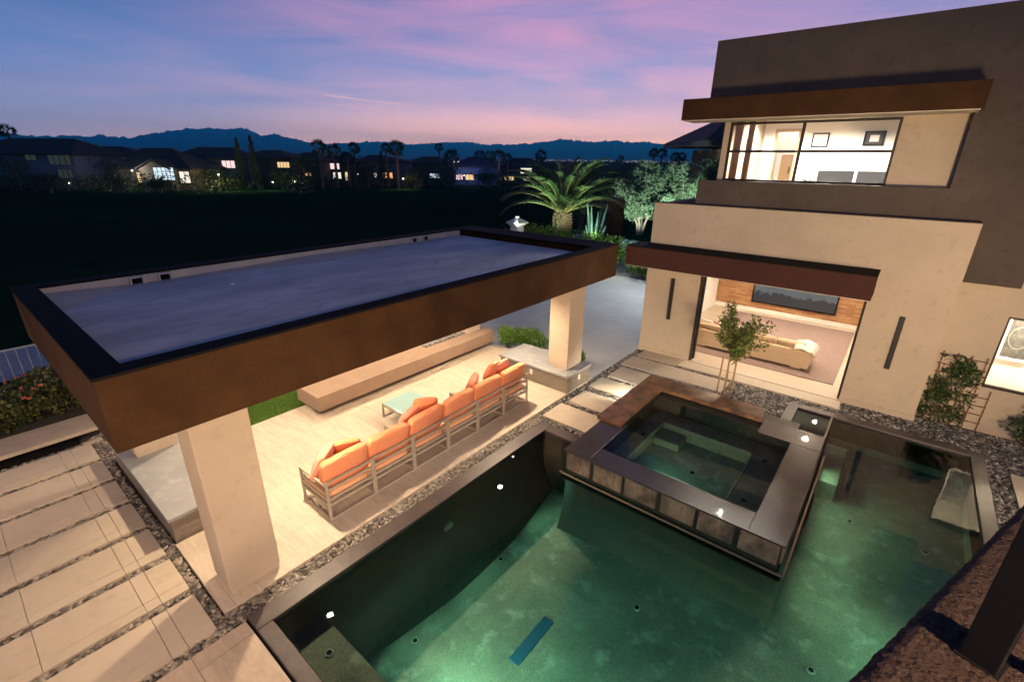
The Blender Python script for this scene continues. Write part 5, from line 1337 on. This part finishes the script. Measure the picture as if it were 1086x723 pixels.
for k,a in enumerate([(108,14,135.5,'palm rising behind the ridge of the large pale house',8),(96,337,150.5,'tallest lit fan palm with pale trunk, left of its clump',9),(97,353,155,'dark fan palm second in the clump by the stacked windows',9),
        (99,366,163,'short fan palm in the clump before the stacked windows',9),(103,374,153,'slender fan palm ending the clump on the right',7),(106,408,153.5,'slender fan palm left of the thick dark palm',6),(101,419,151.5,'thick dark palm rising above the orange panes',9.5),
        (118,464,153.5,'single tall thin palm over the dark houses',5),(112,478,160.5,'broad dark palm by the small pale lights',11),(125,507,160.5,'left palm behind the blue lit house',7),(126,518,161,'middle palm behind the blue lit house',7),(112,527,161,'fan palm lit tan on its trunk right of the blue house',8),(121,536,164,'short palm right of the tan lit palm',6),
        (128,571,160,'palm behind the tip of the big date palm',7),(150,655,165.5,'tiny lone palm right of the date palm',4.5),(130,690,158,'left tall palm of the pair above the olive tree',6),(131,699,158.5,'right tall palm of the pair above the olive tree',6),(135,713,162.5,'lower palm right of the tall pair',6),(133,720,162.5,'lower palm nearest the tiled roof',5.5),(120,736,163,'palm silhouetted under the tiled eave',7)]):
    fan_palm(a[0],a[1],a[2],a[3],a[4],0,100+k)
# cypresses
for k,(x,yt,lab) in enumerate([(251,150,'left of the two slim dark cypresses'),(266,147.5,'right and taller of the two slim dark cypresses'),(402,163,'small dark cypress spire left of the slender palm')]):
    d = 92 if k<2 else 104; px_,py_ = at((x-543)/536,d); zt = zpix(yt,x,d); rs = np.random.default_rng(200+k)
    t = thing('cypress', (px_,py_,-.35), lab, 'cypress', 'cypresses across the course')
    f = MB(); f.tube([(px_,py_,-.5),(px_,py_,1.2)], .15, 6); f.build('trunk', M['bark'], t)
    zz = np.linspace(.5,zt,26); rad = (.95 if k<2 else .6)*np.sin(np.clip((zt-zz)/(zt)*1.5,0,PI/2))**.8
    foliage('crown', [(px_+rs.normal(0,.06),py_+rs.normal(0,.06),z) for z in zz], [(max(.06,r_),max(.06,r_),.4) for r_ in rad], [90]*26, .28,.12, M['dark_leaf'], (0,0,0), parent=t, rs=rs, up=.9, shell=.6)
# dark broad trees and shrubs
def far_tree(d, x, yt, wpx, label, mtl='dark_leaf', n=2400, name='broad_tree', zb=.8, seed=0, grp='trees among the far houses', cat='tree'):
    rs = np.random.default_rng(seed); px_,py_ = at((x-543)/536,d); zt = zpix(yt,x,d); r = wpx*d/536/2
    t = thing(name, (px_,py_,-.35), label, cat, grp)
    f = MB(); f.tube([(px_,py_,-.5),(px_+.1,py_,zt*.4),(px_,py_,zt*.7)], [.28,.2,.08], 7)
    for k in range(4): f.tube([(px_+.05,py_,zt*.35),(px_+r*.6*math.cos(k*1.7),py_+r*.6*math.sin(k*1.7),zt*.7)], [.12,.04], 5)
    f.build('trunk', M['bark'], t)
    nl = 22; cs=[]
    for _ in range(nl):
        a = rs.uniform(0,2*PI); q = rs.uniform(0,.75)**.5*r; cs.append((px_+q*math.cos(a),py_+q*math.sin(a), zb+(zt-zb)*rs.uniform(.1,.9)*(1-.25*(q/r)**2)))
    foliage('crown', cs, [(r*.42,r*.42,max(.3,(zt-zb)*.22))]*nl, [n//nl]*nl, .30*d/100, .18*d/100, M[mtl], (0,0,0), parent=t, rs=rs, shell=.4)
    return t
for k,a in enumerate([(78,113,160,30,'dark tree hiding the low tan house'),(80,8,163,26,'dark tree before the left end of the pale house'),(76,40,186,34,'wide dark shrub before the large pale house'),(90,222,180,30,'bush glowing yellow before the grey house'),
      (90,243,184,22,'dark shrub right of the yellow glowing bush'),(94,318,162,26,'dark round tree left of the lit palm'),(94,292,180,26,'dim green shrub under the warm panes'),(100,386,172,20,'dark tree between the palm clump and orange panes'),(102,437,176,22,'dark tree right of the thick palm'),
      (106,470,174,30,'dark tree under the thin tall palm'),(107,515,180,30,'dark shrub before the blue lit house'),(115,590,172,34,'dark tree behind the left fronds of the date palm'),(70,625,172,46,'broad dark tree behind the date palm'),(75,668,174,44,'broad dark tree behind the garden wall end'),
      (85,715,172,50,'broad dark tree behind the first olive'),(45,648,196,30,'low dark tree behind the cactus'),(40,617,215,30,'dark bush under the right fronds of the date palm'),(80,160,192,30,'low shrub before the gridded window')]):
    far_tree(a[0],a[1],a[2],a[3],a[4], 'dark_leaf', 1900, seed=300+k, zb=.3)
rs = np.random.default_rng(77)
cs=[];rr=[];nn=[]
for k in range(150):
    x = rs.uniform(-60,760); d = rs.uniform(78,92) if x<320 else rs.uniform(95,112); px_,py_ = at((x-543)/536,d); h = rs.uniform(.6,2.3)
    cs.append((px_,py_,h*.5-.3)); rr.append((rs.uniform(1.2,3),rs.uniform(1.2,2),h)); nn.append(150)
o = foliage('shrub_belt', cs, rr, nn, .4,.24, M['dark_leaf'], at(0,95)+(-.35,), rs=rs, shell=.5); tag(o,'dark continuous belt of shrubs along the far edge of the fairway','shrubs',None,'stuff')
cs=[];rr=[];nn=[]
for k in range(170):
    x = rs.uniform(380,800) if k<130 else rs.uniform(-60,400); d = rs.uniform(150,420); px_,py_ = at((x-543)/536,d); h = rs.uniform(3.2,5.6)
    cs.append((px_,py_,h*.5-.3)); rr.append((rs.uniform(4,9),rs.uniform(4,9),h*.55)); nn.append(110)
o = foliage('far_woods', cs, rr, nn, 1.1,.7, M['dark_leaf'], at(0,250)+(-.35,), rs=rs, shell=.5); tag(o,'dark distant tree line under the mountains','trees',None,'stuff')
# far town lights
ce = emit('town_light', (1,.72,.62), 1.1); f = MB()
for k in range(420):
    t_ = rs.uniform(.02,.40); d = rs.uniform(1500,3200); px_,py_ = at(t_,d); s_ = rs.uniform(.6,1.5)*d/2600; f.obox((px_,py_,3.2+rs.uniform(-2,7)*d/2600),(s_*1.6,s_*1.6,s_))
tag(f.build('town_lights', ce, None), 'thin line of distant town lights below the mountains at right', 'lights', None, 'stuff')

# ================================================================== LAMPS
WARM3 = (1.0,.68,.41)
for (x,y) in [(-6.61,2.86),(-6.61,7.71)]: lamp_spot('pavilion_downlight', (x,y,2.66), (x,y,0), 520, WARM, 150, .7, .05)
lamp_spot('pavilion_downlight', (-7.27,9.02,2.66), (-7.27,9.02,0), 160, WARM, 150, .7, .05)
for (x,y) in [(-9.55,2.86),(-9.55,5.3),(-9.55,7.71)]: lamp_spot('pavilion_downlight', (x,y,2.66), (x,y,0), 280, WARM, 150, .7, .05)
# unseen soffit lamps behind the viewer, plus added floods for roses and house wall
lamp_spot('unseen_warm_flood', (-1.8,-1.6,3.2), (-8,2.5,0), 740, WARM3, 110, .8, .12)
lamp_spot('unseen_warm_flood', (-6.5,-3.2,3.0), (-8,1.5,0), 250, WARM3, 120, .8, .12)
lamp_spot('unseen_warm_flood', (-7.5,-3.6,3.0), (-13.2,.5,.4), 700, WARM3, 80, .8, .12)  # added flood to brighten the roses, no fixture there
lamp_spot('unseen_warm_flood', (2.8,3.0,3.1), (-2,12.6,2.4), 3300, (1,.72,.44), 78, .9, .55)  # added flood out of view, lights the far house wall
lamp_spot('unseen_warm_flood', (4.6,8.6,2.9), (1.2,12.6,1.6), 170, (1,.70,.34), 120, .9, .3)  # added flood out of view for the wall at right
lamp_spot('unseen_warm_flood', (.8,-.8,2.9), (-5.6,5.5,1.2), 1700, WARM3, 70, .9, .15)
lamp_point('balcony_lamp', (2.6,.2,5.6), 640, (1,.66,.42), .03)
lamp_spot('ledge_step_light', (-4.05,9.4,.36), (-4.5,9.75,0), 70, (1,.92,.72), 150, .6, .03)
# underwater lamps
# (added area lights without fixtures: they only throw light outwards and down)
lamp_area('added_pool_light', (-1.0,2.03,-.50), (0,.84,-.54), 5.2, .05, 74, TEAL, 86)
lamp_area('added_pool_light', (1.95,4.6,-.30), (-.90,0,-.44), 4.6, .05, 24, TEAL, 80)
lamp_area('added_pool_light', (-.17,8.2,-.20), (.80,0,-.60), 3.4, .05, 9, (.62,1,.62), 110)
for y in (2.6,4.25,5.9): lamp_spot('underwater_lamp', (-4.5,y,-.7), (-2.4,y+.3,-1.2), 15, TEAL, 140, .6, .12)
lamp_spot('spa_lamp', (-2.0,6.66,.30), (-2.0,9.0,.12), 30, (.74,1,.76), 165, .8, .12)
lamp_spot('spa_lamp', (-2.4,7.08,.02), (-2.1,7.9,-.16), 7, (.25,1,.80), 150, .8, .03)
# garden uplights
q = (o1[0]+1.6,o1[1]-4.6); lamp_spot('olive_uplight', (q[0],q[1],.4), (o1[0],o1[1],3), 3300, (.78,1,.84), 70, .6, .1)
q = (o2[0]+1.4,o2[1]-5.0); lamp_spot('olive_uplight', (q[0],q[1],1.0), (o2[0],o2[1],3.9), 4200, (.78,1,.84), 75, .6, .1)
lamp_spot('palm_uplight', (-11.8,18.6,2.2), (-14.7,22.4,4.1), 1500, (.90,1,.74), 62, .7, .08)
lamp_spot('palm_uplight', (-15.4,18.6,1.8), (-14.9,22.4,4.0), 850, (.90,1,.74), 62, .7, .08)
lamp_point('bed_light', (-10.0,20.6,1.6), 60, (.95,1,.8), .1)
lamp_spot('yard_light', (-6.2,19,3.6), (-9,16,0), 900, (.88,.95,1), 150, .8, .1)
lamp_spot('cactus_uplight', (-12.0,20.9,1.5), (-12.55,22.15,2.6), 150, (.8,1,.85), 80, .6, .05)

# ================================================================== RENDER SETTINGS
scene.view_settings.view_transform = 'Standard'; scene.view_settings.look = 'None'
scene.view_settings.exposure = 0.12; scene.view_settings.gamma = 1
scene.render.engine = 'CYCLES'
cy = scene.cycles
cy.use_denoising = True
try: cy.denoiser = 'OPENIMAGEDENOISE'
except Exception: pass
cy.caustics_refractive = False; cy.caustics_reflective = False
cy.max_bounces = 8; cy.transmission_bounces = 6; cy.transparent_max_bounces = 8; cy.diffuse_bounces = 3; cy.glossy_bounces = 4
cy.sample_clamp_indirect = 6
